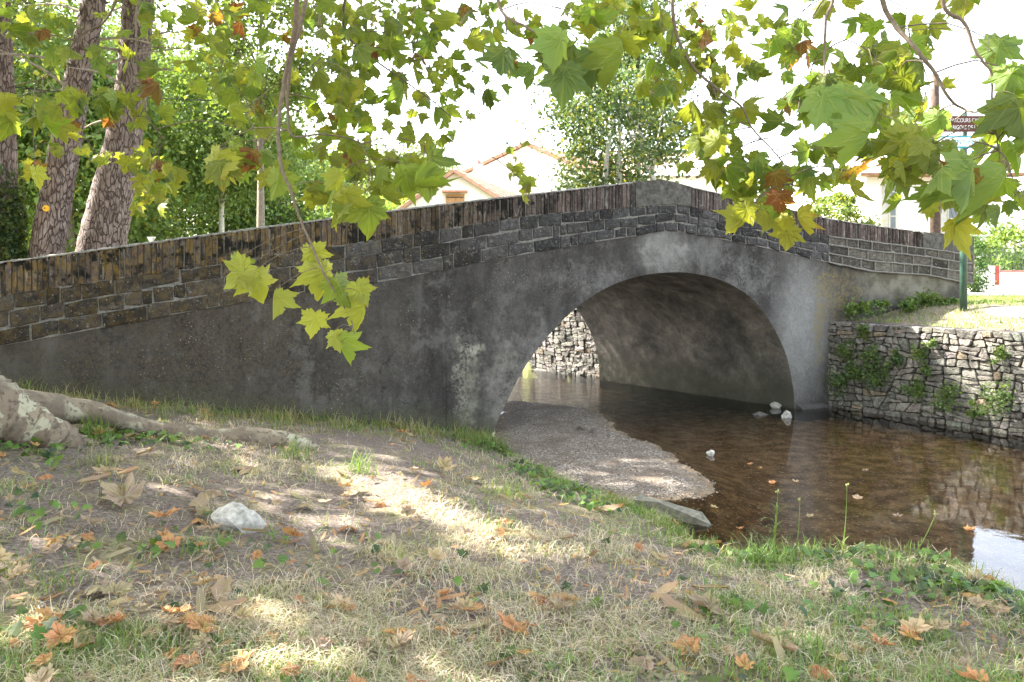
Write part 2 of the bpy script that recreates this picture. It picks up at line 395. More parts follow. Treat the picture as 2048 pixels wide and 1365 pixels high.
BLY = [880, 693, 653, 617, 589, 563, 521, 484, 461, 490, 526, 543, 550, 568]
def path_table(px):
    """cumulative length along the front for pixel columns"""
    P = np.array([facade_pt(p) for p in px]); d = np.concatenate([[0], np.cumsum(np.linalg.norm(np.diff(P, axis=0), axis=1))])
    return P, d
PXS = np.concatenate([np.arange(-900, 1659, 12), np.arange(1659, 1946, 8), [1945]])
PP, DD = path_table(PXS)
ZT = np.array([fz(p, pl(p, TOPX, TOPY)) for p in PXS]); ZB = np.array([fz(p, pl(p, BRX, BRY)) for p in PXS]); ZC = np.array([fz(p, pl(p, BLX, BLY)) for p in PXS])
NRM = np.array([.387, -.922])      # towards the camera
def nrm_at(d):
    i = np.clip(np.searchsorted(DD, d), 1, len(DD) - 1); t = PP[i] - PP[i - 1]; t = t / np.linalg.norm(t)
    return np.array([t[1], -t[0]]), t
def on_front(d): return np.array([np.interp(d, DD, PP[:, 0]), np.interp(d, DD, PP[:, 1])])
BACK = np.array([-2.43, 2.99])
WATER = -1.97
RW0 = np.array([4.60, 11.62]); RW1 = np.array([6.05, 9.45]); RWD = (RW1 - RW0)

LEFT_EDGE = [(-.30, 9.55), (.0, 8.5), (.28, 7.6), (.5, 7.1), (.85, 6.65), (1.12, 6.2), (1.15, 5.55), (1.22, 5.05), (1.45, 4.8), (1.8, 4.86), (2.1, 4.84), (2.42, 4.62), (2.5, 4.3), (2.52, 3.94), (2.62, 3.2), (2.8, 1.0), (3.2, -4)]
STREAM = [(-14, 26), (-9, 20.5), (-5, 16.4), (-2.9, 12.6)] + LEFT_EDGE + [(9.8, -4), (9.4, 2.0), (8.1, 6.85), (6.22, 9.57), (4.9, 11.55), (4.35, 11.8), (1.95, 14.85), (-.4, 16.75), (-5, 20.6), (-10, 29)]
STREAM = np.array(STREAM, float)
def sd_poly(x, y, poly):
    """signed distance, positive inside"""
    x = np.asarray(x, float); y = np.asarray(y, float)
    d = np.full(x.shape, 1e9); ins = np.zeros(x.shape, bool); k = np.zeros(x.shape, int)
    for i in range(len(poly)):
        a = poly[i]; b = poly[(i + 1) % len(poly)]; e = b - a
        t = np.clip(((x - a[0]) * e[0] + (y - a[1]) * e[1]) / (e @ e), 0, 1)
        di = np.hypot(x - a[0] - t * e[0], y - a[1] - t * e[1]); m = di < d; d = np.where(m, di, d); k = np.where(m, i, k)
        c = ((a[1] > y) != (b[1] > y)); xi = a[0] + (y - a[1]) / (b[1] - a[1] + 1e-12) * e[0]
        ins ^= (c & (x < xi))
    return np.where(ins, d, -d), k
TP = np.array([(-4, 7.94, -1.30), (-2.06, 8.8, -1.66), (-.72, 9.35, -1.88), (-3.6, 5.75, -1.17), (-4.3, 5.2, -1.0), (-1.6, 6.86, -1.5), (-1.56, 4.55, -1.45),
               (-1.6, 2.5, -1.34), (0, 2.9, -1.49), (.3, 5, -1.62), (0, 7, -1.76), (1.4, 4.5, -1.68), (2.35, 4.3, -1.64), (1.8, 2.9, -1.56), (2.4, 3, -1.6),
               (-7, 7, -.75), (-7, 3, -.9), (-3, 0, -1.25), (0, 0, -1.5), (2, 0, -1.55), (-.3, 9, -1.93), (.3, 7.2, -1.88), (.95, 6.2, -1.88), (-12, 5, -.5), (-10, -5, -.9), (2.5, -6, -1.5), (-2.6, 5.6, -1.33)])
def _tps():
    P = TP[:, :2]; n = len(P); r = np.linalg.norm(P[:, None] - P[None], axis=2); K = np.where(r > 0, r * r * np.log(r + 1e-12), 0) + np.eye(n) * .15
    A = np.zeros((n + 3, n + 3)); A[:n, :n] = K; A[:n, n] = 1; A[:n, n + 1:] = P; A[n:, :n] = A[:n, n:].T
    return np.linalg.solve(A, np.concatenate([TP[:, 2], [0, 0, 0]]))
TW = _tps()
def tps(x, y):
    r2 = (x[..., None] - TP[:, 0]) ** 2 + (y[..., None] - TP[:, 1]) ** 2
    return (np.where(r2 > 0, .5 * r2 * np.log(r2 + 1e-12), 0) @ TW[:-3]) + TW[-3] + TW[-2] * x + TW[-1] * y
def sstep(a, b, x): t = np.clip((x - a) / (b - a), 0, 1); return t * t * (3 - 2 * t)
def front_dist(x, y): return (y - (7.61 + FS * (x + 4.87))) * .922     # >0 behind the bridge front
def zground(x, y):
    x = np.asarray(x, float); y = np.asarray(y, float)
    near = tps(np.clip(x, -12, 4), np.clip(y, -5, 12)) + .018 * vnoise(x, y, 2.2, 1) + .009 * vnoise(x, y, 7, 2)
    fd = front_dist(x, y)
    sd, k = sd_poly(x, y, STREAM)
    nleft = 4 + len(LEFT_EDGE) - 1
    isleft = (k >= 4) & (k < nleft)
    # right bank
    rd = -sd
    right = -.76 + .27 * sstep(0.0, 1.3, rd) + .012 * vnoise(x, y, 3, 3)
    leftside = (x < 3.0 + np.maximum(0, (11 - y)) * 0) & ~((k >= nleft) & (y < 13))
    isright = (k > nleft) & (y < 13.0) | (x > 3.4)
    behind = -.42 + .0 * x
    z = np.where(isright, right, np.where(fd > .12, behind, near))
    zr = np.where(y > 12, -.5, z); z = np.where(isright, np.where(y > 12.2, -.5, z), z)
    fall = np.where(isleft, sstep(-.06, .26, sd), sstep(-.02, .06, sd))
    return z * (1 - fall) + (-2.6) * fall

# ------------------------------------------------------------------ ground, stream bed, water
def grid_mesh(xs, ys, zf):
    X, Y = np.meshgrid(xs, ys, indexing='ij'); Z = zf(X, Y)
    V = np.stack([X, Y, Z], -1).reshape(-1, 3); nx, ny = len(xs), len(ys)
    i, j = np.meshgrid(np.arange(nx - 1), np.arange(ny - 1), indexing='ij'); i = i.ravel(); j = j.ravel()
    return V, np.stack([i * ny + j, (i + 1) * ny + j, (i + 1) * ny + j + 1, i * ny + j + 1], 1)
def axis(lo, a, b, hi, fine, k=1.22):
    c = list(np.arange(a, b, fine)); s = fine; p = a; L = []
    while p > lo: s *= k; p -= s; L.append(p)
    s = fine; p = c[-1]; Rr = []
    while p < hi: s *= k; p += s; Rr.append(p)
    return np.array(L[::-1] + c + Rr)
V, Fq = grid_mesh(axis(-600, -5.5, 8.5, 600, .06), axis(-60, 1.6, 13, 900, .06), zground)
g = part('ground', V, Fq, M['ground'], smooth=True, loc=(0, 0, 0)); tagp(g, 'grassy earth banks of the stream with leaf litter', kind='structure')
BAR = np.array([at(px, py, -WATER * F / (py - HOR))[:2] for px, py in ((985, 885), (1010, 800), (1080, 808), (1190, 818), (1235, 860), (1330, 898), (1400, 948), (1438, 982), (1400, 997), (1290, 1003), (1150, 1040), (1000, 1000))])
def zbed(x, y):
    sd, _ = sd_poly(x, y, BAR)
    z = WATER + np.clip(sd + .05 * vnoise(x, y, 5, 4) + .04 * vnoise(x, y, 13, 8), -.9, .35) * .17
    z = np.where(sd < -.07, WATER - np.minimum(.16, -sd * .28), z)
    return z + .006 * vnoise(x, y, 9, 5)
V, Fq = grid_mesh(np.arange(-14, 13, .1), np.arange(-6, 30, .1), zbed)
g = part('stream_bed', V, Fq, M['gravel'], smooth=True, loc=(0, 0, -2.2)); tagp(g, 'gravel bar and brown stream bed under the bridge', kind='structure')
V, Fq = grid_mesh(np.linspace(-14, 13, 28), np.linspace(-6, 30, 28), lambda x, y: x * 0 + WATER)
g = part('water', V, Fq, M['water'], smooth=True, loc=(0, 0, WATER)); tagp(g, 'shallow brown stream water with faint ripples', kind='structure')

def pebbles():
    r = np.random.default_rng(77); n = 16000; lo, hi = BAR.min(0) - .3, BAR.max(0) + .3; P = lo + (hi - lo) * r.random((n, 2)); sd, _ = sd_poly(P[:, 0], P[:, 1], BAR)
    P = P[(sd > -.10) | (r.random(n) < .10)]; n = len(P); z = zbed(P[:, 0], P[:, 1]); s = .004 + .009 * r.random(n) ** 5 + .002 * r.random(n)
    O = np.array([[1, 0, 0], [0, 1, 0], [-1, 0, 0], [0, -1, 0], [0, 0, .7], [0, 0, -.7]]); V = O[None] * r.uniform(.6, 1.4, (n, 6, 1)) * s[:, None, None]
    a = r.uniform(0, 6.28, n); c_, s_ = np.cos(a)[:, None], np.sin(a)[:, None]; V = np.stack([V[..., 0] * c_ - V[..., 1] * s_, V[..., 0] * s_ + V[..., 1] * c_, V[..., 2]], -1)
    V += np.c_[P, z + s * .2][:, None]; T = np.array([[0, 1, 4], [1, 2, 4], [2, 3, 4], [3, 0, 4]]); Fq = ((np.arange(n) * 6)[:, None, None] + T[None]).reshape(-1, 3)
    col = np.array([.22, .185, .15]) * r.uniform(.35, 1.9, (n, 1)); g = part('gravel', V.reshape(-1, 3), Fq, M['rubble'], None, col=np.repeat(col, 6, 0), loc=(0, 7, WATER)); tagp(g, 'loose pebbles scattered over the gravel bar', kind='stuff')
pebbles()

# ------------------------------------------------------------------ bridge
bridge = thing('stone_bridge', 'humpbacked stone bridge with rendered arch and brick topped parapet over the stream', 'bridge', (2.0, 10.5, WATER))
ARX = [(978, 885), (985, 868), (1000, 832), (1020, 790), (1045, 742), (1080, 692), (1115, 652), (1150, 618), (1200, 583), (1250, 561), (1300, 549), (1360, 545), (1420, 554), (1470, 574), (1510, 604), (1545, 652), (1570, 704), (1583, 755), (1590, 812)]
ar = spline(np.array([[*facade_pt(px), fz(px, py)] for px, py in ARX]), 60)
ar[0, 2] = -2.3; ar[-1, 2] = -2.3
pxf = PXS[(PXS >= 895) & (PXS <= 1659)]
top = np.array([[*facade_pt(p), fz(p, pl(p, BLX, BLY))] for p in pxf])
def z_off(P, off, n=NRM): Q = P.copy(); Q[:, 0] += n[0] * off; Q[:, 1] += n[1] * off; return Q
fl = np.array([*facade_pt(905), -2.4]); fr_ = np.array([*(facade_pt(1645)), -2.3]); fr2 = np.array([*facade_pt(1659), -.5])
# facade as vertical strips between arch and top so the render is one clean sheet
def strips(bottom, topl):
    n = len(bottom); V = np.vstack([bottom, topl]); Fq = np.array([[i, i + 1, n + i + 1, n + i] for i in range(n - 1)]); return V, Fq
ax = ar[:, 0]
order = np.arange(len(ar))
bx = []
bx.append(np.array([*facade_pt(893), -2.4])); bx.append(np.array([*facade_pt(940), -2.4]))
bot = np.vstack([bx[0], bx[1], ar, [*facade_pt(1625), -2.3], [*facade_pt(1659), -2.3]])
def px_of(P): return P[:, 0] / P[:, 1] * F + 1024
tpx = px_of(bot); tl = np.array([[b[0], b[1], (HOR - pl(p, BLX, BLY)) / F * b[1]] for b, p in zip(bot, tpx)])
rows = 5; Vs = np.concatenate([bot + (tl - bot) * k / rows for k in range(rows + 1)]); nb = len(bot)
Fs = np.array([[k * nb + i, k * nb + i + 1, (k + 1) * nb + i + 1, (k + 1) * nb + i] for k in range(rows) for i in range(nb - 1)])
part('arch_wall', Vs, Fs, M['plaster'], bridge)
Vr = Vs.copy(); Vr[:, 0] += BACK[0]; Vr[:, 1] += BACK[1]
part('arch_wall', Vr, Fs[:, ::-1], M['plaster'], bridge)
# vault
nseg = 26; Vb = []
for k in range(nseg + 1):
    Q = ar.copy(); t = k / nseg; Q[:, 0] += BACK[0] * t; Q[:, 1] += BACK[1] * t; Q[:, 2] += 0.006 * np.sin(np.arange(len(Q)) * .7 + k)*(0<k<nseg); Vb.append(Q)
Vb = np.concatenate(Vb); na = len(ar)
Fb = np.array([[k * na + i, (k + 1) * na + i, (k + 1) * na + i + 1, k * na + i + 1] for k in range(nseg) for i in range(na - 1)])
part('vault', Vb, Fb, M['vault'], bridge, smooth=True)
# left approach wall, rendered, set 3 cm behind the arch wall
def wall_strip(p0, p1, n, off, zbot, mat, name, thick=.35):
    pxs = np.linspace(p0, p1, n); P = []
    for p in pxs:
        q = facade_pt(p); P.append([q[0] + NRM[0] * off, q[1] + NRM[1] * off, fz(p, pl(p, BLX, BLY))])
    P = np.array(P); B = P.copy(); B[:, 2] = zbot; Pb = z_off(P, -thick); Bb = z_off(B, -thick)
    rows = 6; grid = [B + (P - B) * k / rows for k in range(rows + 1)] + [Pb, Bb]
    V = np.concatenate(grid); m = len(grid)
    Fq = [[k * n + i, k * n + i + 1, (k + 1) * n + i + 1, (k + 1) * n + i] for k in range(m - 1) for i in range(n - 1)]
    Fs = [np.array(Fq), [k * n for k in range(m)][::-1], [k * n + n - 1 for k in range(m)]]
    return part(name, V, Fs, mat, bridge)
wall_strip(-900, 899, 60, -.004, -2.5, M['plaster'], 'approach_wall')
wall_strip(1655, 1937, 14, -.02, -1.2, M['plaster'], 'approach_wall')
# stone end post
# mortar core of the parapet
def core(name, off, thick, zlo, zhi, mat, d0=None, d1=None, step=.15, parent=bridge, shift=(0, 0)):
    d = np.arange(d0 if d0 is not None else DD[0], (d1 if d1 is not None else DD[-1]), step); n = len(d); Fr = []; Bk = []
    for di in d:
        nn, _ = nrm_at(di); q = on_front(di) + np.array(shift); Fr.append(q + nn * off); Bk.append(q + nn * (off - thick))
    Fr = np.array(Fr); Bk = np.array(Bk); zl = np.interp(d, DD, zlo); zh = np.interp(d, DD, zhi)
    V = np.concatenate([np.c_[Fr, zl], np.c_[Fr, zh], np.c_[Bk, zh], np.c_[Bk, zl]])
    Fq = [[a * n + i, a * n + i + 1, ((a + 1) % 4) * n + i + 1, ((a + 1) % 4) * n + i] for a in range(4) for i in range(n - 1)]
    return part(name, V, [np.array(Fq), [0, n, 2 * n, 3 * n], [4 * n - 1, 3 * n - 1, 2 * n - 1, n - 1]], mat, parent)
core('parapet_core', .006, .30, ZC, ZT - .02, M['mortar'])
for b in (1,):                                                 # far parapet, mostly hidden
    m_ = (PXS >= 0) & (PXS <= 1659)
    core('far_parapet', -.0, .28, ZC - .1, ZT - .12, M['mortar'], DD[np.searchsorted(PXS, 500)], DD[np.searchsorted(PXS, 1659)], shift=tuple(BACK * .97))
def hexa(c8, bev=.008, jit=.002):
    """a bevelled block from 8 corners: front face shrunk, joined by chamfers. c8: front quad (4) then back quad (4)"""
    f = c8[:4]; b = c8[4:]; cen = f.mean(0); nrm = np.cross(f[1] - f[0], f[3] - f[0]); nrm /= np.linalg.norm(nrm)
    inner = []
    for k in range(4):
        e1 = f[(k + 1) % 4] - f[k]; e2 = f[(k - 1) % 4] - f[k]
        inner.append(f[k] + e1 / np.linalg.norm(e1) * bev + e2 / np.linalg.norm(e2) * bev + rng.normal(size=3) * jit)
    inner = np.array(inner); mid = f.copy(); s = np.sign(((f.mean(0) - b.mean(0)) @ nrm)) or 1
    mid = mid - nrm * s * bev * .8
    V = np.vstack([inner, mid, b])
    Fq = [[0, 1, 2, 3]] + [[4 + k, 4 + (k + 1) % 4, (k + 1) % 4, k] for k in range(4)] + [[8 + k, 8 + (k + 1) % 4, 4 + (k + 1) % 4, 4 + k] for k in range(4)] + [[11, 10, 9, 8]]
    return V, np.array(Fq)
def rough_block(c8, bev, jit, dome=.004):
    f = c8[:4]; b = c8[4:]; n_ = np.cross(f[1] - f[0], f[3] - f[0]); n_ /= np.linalg.norm(n_)
    if (f.mean(0) - b.mean(0)) @ n_ < 0: n_ = -n_
    O = []
    for k in range(4):
        e = f[(k + 1) % 4] - f[k]; m = 3 if k % 2 == 0 else 2; pr = np.cross(n_, e / np.linalg.norm(e))
        for s_ in range(m): O.append(f[k] + e * (s_ + (0 if s_ == 0 else rng.uniform(-.25, .25))) / m + pr * rng.normal() * jit)
    O = np.array(O); cen = f.mean(0); m = len(O)
    O[0] += (cen - O[0]) / np.linalg.norm(cen - O[0]) * rng.uniform(0, .012)
    v = cen - O; L_ = np.linalg.norm(v, axis=1)[:, None]
    I1 = O + v / L_ * bev * rng.uniform(.5, 1.6, (m, 1)) + n_ * 0; I2 = O + v * .55 + n_ * (dome + rng.normal(size=(m, 1)) * .0018)
    E = O - n_ * bev * .9; Bk = O - n_ * .05
    V = np.vstack([Bk, E, I1, I2, (cen + n_ * dome)[None]]); Fq = [[k * m + i, k * m + (i + 1) % m, (k + 1) * m + (i + 1) % m, (k + 1) * m + i] for k in range(3) for i in range(m)]
    return V, [np.array(Fq), np.array([[3 * m + i, 3 * m + (i + 1) % m, 4 * m] for i in range(m)])]
# soldier brick coping
mb = MB(); d = DD[0] + .01; DCRN0 = DD[np.searchsorted(PXS, 1268)]; DCRN1 = DD[np.searchsorted(PXS, 1372)]; DEND = DD[np.searchsorted(PXS, 1838)]
while d < DEND:
    wd = rng.uniform(.034, .058); g_ = .010
    if DCRN0 < d + wd and d < DCRN1: mb.build('brick_coping', M['brick'], bridge); mb = MB(); d = DCRN1 + .01; continue
    nn, tt = nrm_at(d + wd / 2); off = .022 + rng.normal() * .005
    zt0, zt1 = np.interp([d, d + wd], DD, ZT) + rng.normal() * .004; zb0, zb1 = np.interp([d, d + wd], DD, ZB) + rng.normal() * .006
    a = on_front(d); b = on_front(d + wd); q = []
    for (p, z) in ((a, zb0), (b, zb1), (b, zt1), (a, zt0)): q.append([*(p + nn * off), z])
    for (p, z) in ((a, zb0), (b, zb1), (b, zt1), (a, zt0)): q.append([*(p + nn * (off - .36)), z])
    q = np.array(q); lean = tt * rng.normal() * .004; q[[2, 3, 6, 7], :2] += lean
    x = a[0]; k = sstep(-2, 2, x)
    base = np.array([.15, .095, .055]) * (1 - k) + np.array([.145, .10, .083]) * k
    if rng.random() < .25: base = np.array([.17, .10, .075])
    if x > 4.6: base = np.array([.17, .105, .08])
    base = (base * .6 + base.mean() * .4) * .62 * rng.uniform(.45, 1.6)
    V, Fq = hexa(q, .005, .0015); mb.add(V, Fq, base); d += wd + g_ * rng.uniform(.6, 1.5)
mb.build('brick_coping', M['brick'], bridge)
# thin bed of pale mortar over the bricks
for a_, b_ in ((DD[0], DCRN0 - .03), (DCRN1 + .005, DEND)):
    d = np.arange(a_, b_, .05); n = len(d); prof = []
    for off, dz in ((.024, -.004), (.022, .010), (-.05, .018), (-.30, .018), (-.34, -.01)):
        q = []
        for di in d: nn, _ = nrm_at(di); q.append([*(on_front(di) + nn * (off + rng.normal() * .002)), np.interp(di, DD, ZT) + dz + rng.normal() * .0025])
        prof += q
    Fq = np.array([[a * n + i, a * n + i + 1, (a + 1) * n + i + 1, (a + 1) * n + i] for a in range(4) for i in range(n - 1)])
    part('mortar_cap', np.array(prof), Fq, M['mortar'], bridge, smooth=True)
# rendered crown stone at the top of the hump and end stone at the right
def cap_piece(da, db, drop, name, mat, off=.028, n=10):
    d = np.linspace(da, db, n); V = []
    for sgn, zz in ((1, 'b'), (1, 't'), (-1, 't'), (-1, 'b')):
        for di in d:
            nn, _ = nrm_at(di); q = on_front(di) + nn * (off if sgn > 0 else off - .38)
            z = np.interp(di, DD, ZB) if zz == 'b' else np.interp(di, DD, ZT) + drop
            V.append([*q, z + rng.normal() * .004])
    Fq = [[a * n + i, a * n + i + 1, ((a + 1) % 4) * n + i + 1, ((a + 1) % 4) * n + i] for a in range(4) for i in range(n - 1)]
    part(name, V, [np.array(Fq), [0, n, 2 * n, 3 * n], [4 * n - 1, 3 * n - 1, 2 * n - 1, n - 1]], mat, bridge)
M['cap'] = simple('rough_cap_render', (.09, .085, .075), .95, 14, .6, .9)
cap_piece(DCRN0 - .02, DCRN1, .012, 'crown_cap', M['cap']); cap_piece(DEND + .01, DD[-1], .004, 'end_cap', M['cap'])
# block courses
mb = MB(); mr = MB(); DW = DD[np.searchsorted(PXS, 1659)]
for c in range(3):
    d = DD[0] + .05 + c * .11
    while d < DD[-1] - .06:
        wd = rng.uniform(.16, .40) if d < 9 else rng.uniform(.15, .30)
        if rng.random() < .15: wd *= .5
        if d < DW < d + wd: wd = DW - d - .004
        if d + wd > DD[-1]: wd = DD[-1] - d
        if wd < .05: d += wd + .012; continue
        nn, tt = nrm_at(d + wd / 2); wing = d > DW - .01
        def zz(dd, f): return np.interp(dd, DD, ZB) * (1 - f) + np.interp(dd, DD, ZC) * f
        g_ = .006 if not wing else .008
        f0 = c / 3; f1 = (c + 1) / 3; off = (.010 if not wing else .002) + rng.normal() * .0025
        wob = lambda: rng.normal() * .008
        a = on_front(d); b = on_front(d + wd); q = []
        zs = (zz(d, f1) + g_ + wob(), zz(d + wd, f1) + g_ + wob(), zz(d + wd, f0) - g_ + wob(), zz(d, f0) - g_ + wob())
        for (p, z) in zip((a, b, b, a), zs): q.append([*(p + nn * (off + .012)), z])
        for (p, z) in zip((a, b, b, a), zs): q.append([*(p + nn * -.05), z])
        base = np.array([.052, .049, .048]) * rng.uniform(.55, 1.6)
        if d < 6: base = base * np.array([1.05, .95, .8])
        if wing: base = np.array([.095, .085, .070]) * rng.uniform(.5, 1.7)
        V, Fq = rough_block(np.array(q), .009, .0035); mb.add(V, Fq, base)
        if wing:                                                # raised tuck pointing
            z0, z1 = zs[1] - .01, zs[2] + .01; p = on_front(d + wd + .006)
            V, Fq = tube([[*(p + nn * .020), z0], [*(p + nn * .020), z1]], .010, 5); mr.add(V, Fq, (.24, .23, .20))
        d += wd + (.012 if not wing else .014) * rng.uniform(.7, 1.4)
mb.build('stone_course', M['block'], bridge)
for f in (0.04, 1 / 3, 2 / 3, 1):
    dd = np.arange(DW - .04, DD[-1], .09); P = []
    for di in dd:
        nn, _ = nrm_at(di); P.append([*(on_front(di) + nn * .022), np.interp(di, DD, ZB) * (1 - f) + np.interp(di, DD, ZC) * f + rng.normal() * .003])
    V, Fq = tube(P, .012, 6); mr.add(V, Fq, (.24, .23, .20))
mr.build('raised_pointing', M['pointing'], bridge)
# road deck inside the parapets
dk0, dk1 = DD[0], DD[-1]; dd = np.linspace(dk0, dk1, 80); A = np.array([on_front(x) for x in dd]) - NRM * .2; zc = np.interp(dd, DD, ZC) + .03
V = np.concatenate([np.c_[A, zc], np.c_[A + BACK * .95, zc]]); n = len(dd)
part('deck', V, np.array([[i, i + 1, n + i + 1, n + i] for i in range(n - 1)]), M['asphalt'], bridge)
# footing at the right springing
V = []
for px, z0 in ((1592, 0), (1645, 0)):
    q = facade_pt(px)
    for o, z in ((.14, -2.3), (.12, WATER + .02), (.02, WATER + .06), (0, -2.3)): V.append([*(q + NRM * o), z])
part('footing', V, [np.array([[0, 1, 5, 4], [1, 2, 6, 5], [2, 3, 7, 6]]), [0, 1, 2, 3], [4, 5, 6, 7]], M['plaster'], bridge)

# ------------------------------------------------------------------ rubble retaining walls
def clip_poly(P, a, n_):
    out = []; m = len(P)
    for i in range(m):
        p, q = P[i], P[(i + 1) % m]; dp = (p - a) @ n_; dq = (q - a) @ n_
        if dp <= 0: out.append(p)
        if dp * dq < 0: out.append(p + (q - p) * dp / (dp - dq))
    return out
def rubble(name, A, B, zlo, zhi, label, size=(.19, .10), seed=1, colr=(.20, .185, .16), thick=.45, gap=.0065, cat='retaining wall', cope=True, sdrop=None):
    r = np.random.default_rng(seed); A = np.array(A, float); B = np.array(B, float); L = np.linalg.norm(B - A); T = (B - A) / L
    N = np.array([T[1], -T[0]]);
    if N @ (-(A + B) / 2) < 0 and True: N = -N
    t = thing(name, label, cat, (*((A + B) / 2), zlo))
    H = zhi - zlo; mb = MB(); cells = []
    def area(P): x, y = P[:, 0], P[:, 1]; return .5 * abs(x @ np.roll(y, -1) - y @ np.roll(x, -1))
    def split(P, lim):
        w_, h_ = np.ptp(P[:, 0]), np.ptp(P[:, 1])
        if area(P) < lim and w_ < size[0] * 2.0 and h_ < size[1] * 2.1: cells.append(P); return
        if w_ / size[0] > h_ / size[1] * r.uniform(.7, 1.4): ang = R(r.normal() * 14)
        else: ang = R(90 + r.normal() * 7)
        n_ = np.array([math.cos(ang), math.sin(ang)]); k = P @ n_; c0 = n_ * (k.min() + np.ptp(k) * r.uniform(.34, .66))
        for sg in (1, -1):
            Q = clip_poly([p for p in P], c0, n_ * sg)
            if len(Q) >= 3: split(np.array(Q), size[0] * size[1] * (r.uniform(.35, 1.0) if r.random() < .5 else r.uniform(.8, 2.0)))
    split(np.array([[0, 0], [L, 0], [L, H], [0, H]], float), .01)
    for P in cells:
        if area(P) < .0006: continue
        cen = P.mean(0)
        # break long edges and roughen
        Q = []
        for k in range(len(P)):
            p, q = P[k], P[(k + 1) % len(P)]; l = np.linalg.norm(q - p); m = max(2, int(l / .035))
            for s in range(m): Q.append(p + (q - p) * s / m)
        Q = np.array(Q); v = Q - cen; rl = np.linalg.norm(v, axis=1)[:, None]; g2 = gap * r.uniform(.5, 1.7)
        if rl.min() < g2 * 1.2: g2 = rl.min() * .5
        # round corners
        Q = .72 * Q + .14 * (np.roll(Q, 1, 0) + np.roll(Q, -1, 0)); v = Q - cen; rl = np.linalg.norm(v, axis=1)[:, None]
        Q = cen + v * (1 - g2 / rl) + r.normal(size=Q.shape) * .0032
        pro = r.uniform(0, .035); m = len(Q); tl_ = r.normal(size=2) * .09
        rings = []
        for sc, o in ((1.0, -.06), (1.0, .006 + pro * .8), (.93, .016 + pro), (.5, .018 + pro)):
            qq = cen + (Q - cen) * sc; oo = o + ((qq - cen) @ tl_) * (o > 0) + r.normal(size=m) * .0022 * (o > .01)
            rings.append(np.c_[A[0] + T[0] * qq[:, 0] + N[0] * oo, A[1] + T[1] * qq[:, 0] + N[1] * oo, zlo + qq[:, 1]])
        qq = cen; cv = np.array([[A[0] + T[0] * cen[0] + N[0] * (.018 + pro), A[1] + T[1] * cen[0] + N[1] * (.018 + pro), zlo + cen[1]]])
        V = np.concatenate(rings + [cv]); Fs = []
        for k in range(3):
            Fs += [[k * m + s, k * m + (s + 1) % m, (k + 1) * m + (s + 1) % m, (k + 1) * m + s] for s in range(m)]
        Ft = np.array([[3 * m + s, 3 * m + (s + 1) % m, 4 * m] for s in range(m)])
        cc = np.array(colr) * r.uniform(.65, 1.3) * (1 + r.normal(size=3) * .025)
        if r.random() < .05: cc = cc * np.array([1.1, .97, .78])
        mb.add(V, [np.array(Fs), Ft], cc)
    mb.build('rubble', M['rubble'], t)
    a = A - N * thick; b = B - N * thick; A0 = A - N * .012; B0 = B - N * .012
    V = np.array([[*A0, zlo - .3], [*B0, zlo - .3], [*b, zlo - .3], [*a, zlo - .3], [*A0, zhi - .01], [*B0, zhi - .01], [*b, zhi - .01], [*a, zhi - .01]])
    part('core', V, BOXF, M['mortar_dark'] if seed == 4 else M['mortar'], t)
    return t, A, T, N
rubble('retaining_wall', RW0 - RWD * .04, RW0 + RWD * 2.3, WATER - .06, -.745, 'sunlit rubble stone wall along the right bank with small plants', seed=4)
rubble('retaining_wall', (1.68, 14.68), (-3.2, 18.9), WATER - .06, -.6, 'rubble stone bank wall seen through the bridge arch', seed=5, size=(.16, .10), colr=(.20, .185, .165), gap=.003)

# ------------------------------------------------------------------ leaf prototypes
HALF = [(0, 0), (.06, -.05), (.20, -.15), (.24, -.06), (.37, -.12), (.41, -.01), (.60, -.02), (.54, .08), (.53, .15), (.44, .21), (.54, .30), (.56, .39), (.74, .56), (.60, .55), (.54, .58), (.44, .57), (.36, .60), (.28, .575), (.32, .68), (.27, .73), (.23, .83), (.15, .87), (.08, .98)]
OUT = np.array(HALF + [(0, 1.12)] + [(-x, y) for x, y in HALF[::-1][:-1]])
def leaf_proto(r, curl=.25, fold=.3, ragged=.02, crumple=.02):
    n = len(OUT); O = OUT + r.normal(size=OUT.shape) * ragged; O[0] = (0, 0); O *= np.array([r.uniform(.85, 1.1), 1])
    c = np.array([0, .28]); ring = [O, c + (O - c) * .66, c + (O - c) * .33]
    P = np.vstack(ring + [c[None]])
    x, y = P[:, 0], P[:, 1]; th = np.arctan2(x, y - .1); rr = np.hypot(x, y - .1)
    z = -fold * np.abs(x) * (1 + .3 * r.normal()) - curl * (y - .1) ** 2 * (1 if y is not None else 0) + .06 * r.normal() * np.sin(th * 5 + r.uniform(0, 6)) * rr - curl * .6 * x * x * r.uniform(0, 1.5)
    z = z + r.normal() * .15 * x * y + r.normal(size=len(P)) * crumple
    V = np.c_[x, y, z]; Fq = []
    for k in range(2): Fq += [[k * n + i, k * n + (i + 1) % n, (k + 1) * n + (i + 1) % n, (k + 1) * n + i] for i in range(n)]
    Ft = np.array([[2 * n + i, 2 * n + (i + 1) % n, 3 * n] for i in range(n)])
    return V, [np.array(Fq), Ft], P
PROTO = [leaf_proto(rng, rng.uniform(-.1, 1.1), rng.uniform(-.1, 1.2), .018, .014) for _ in range(24)]
def place_leaves(mb, pos, ydir, nrm, size, col, protos=PROTO):
    for i in range(len(pos)):
        V, Fs, uv = protos[rng.integers(len(protos))]
        y = ydir[i] / np.linalg.norm(ydir[i]); n = nrm[i] - (nrm[i] @ y) * y; n /= np.linalg.norm(n) + 1e-9; x = np.cross(y, n)
        W = pos[i] + size[i] * (V[:, :1] * x + V[:, 1:2] * y + V[:, 2:3] * n)
        mb.add(W, Fs, col[i], uv)

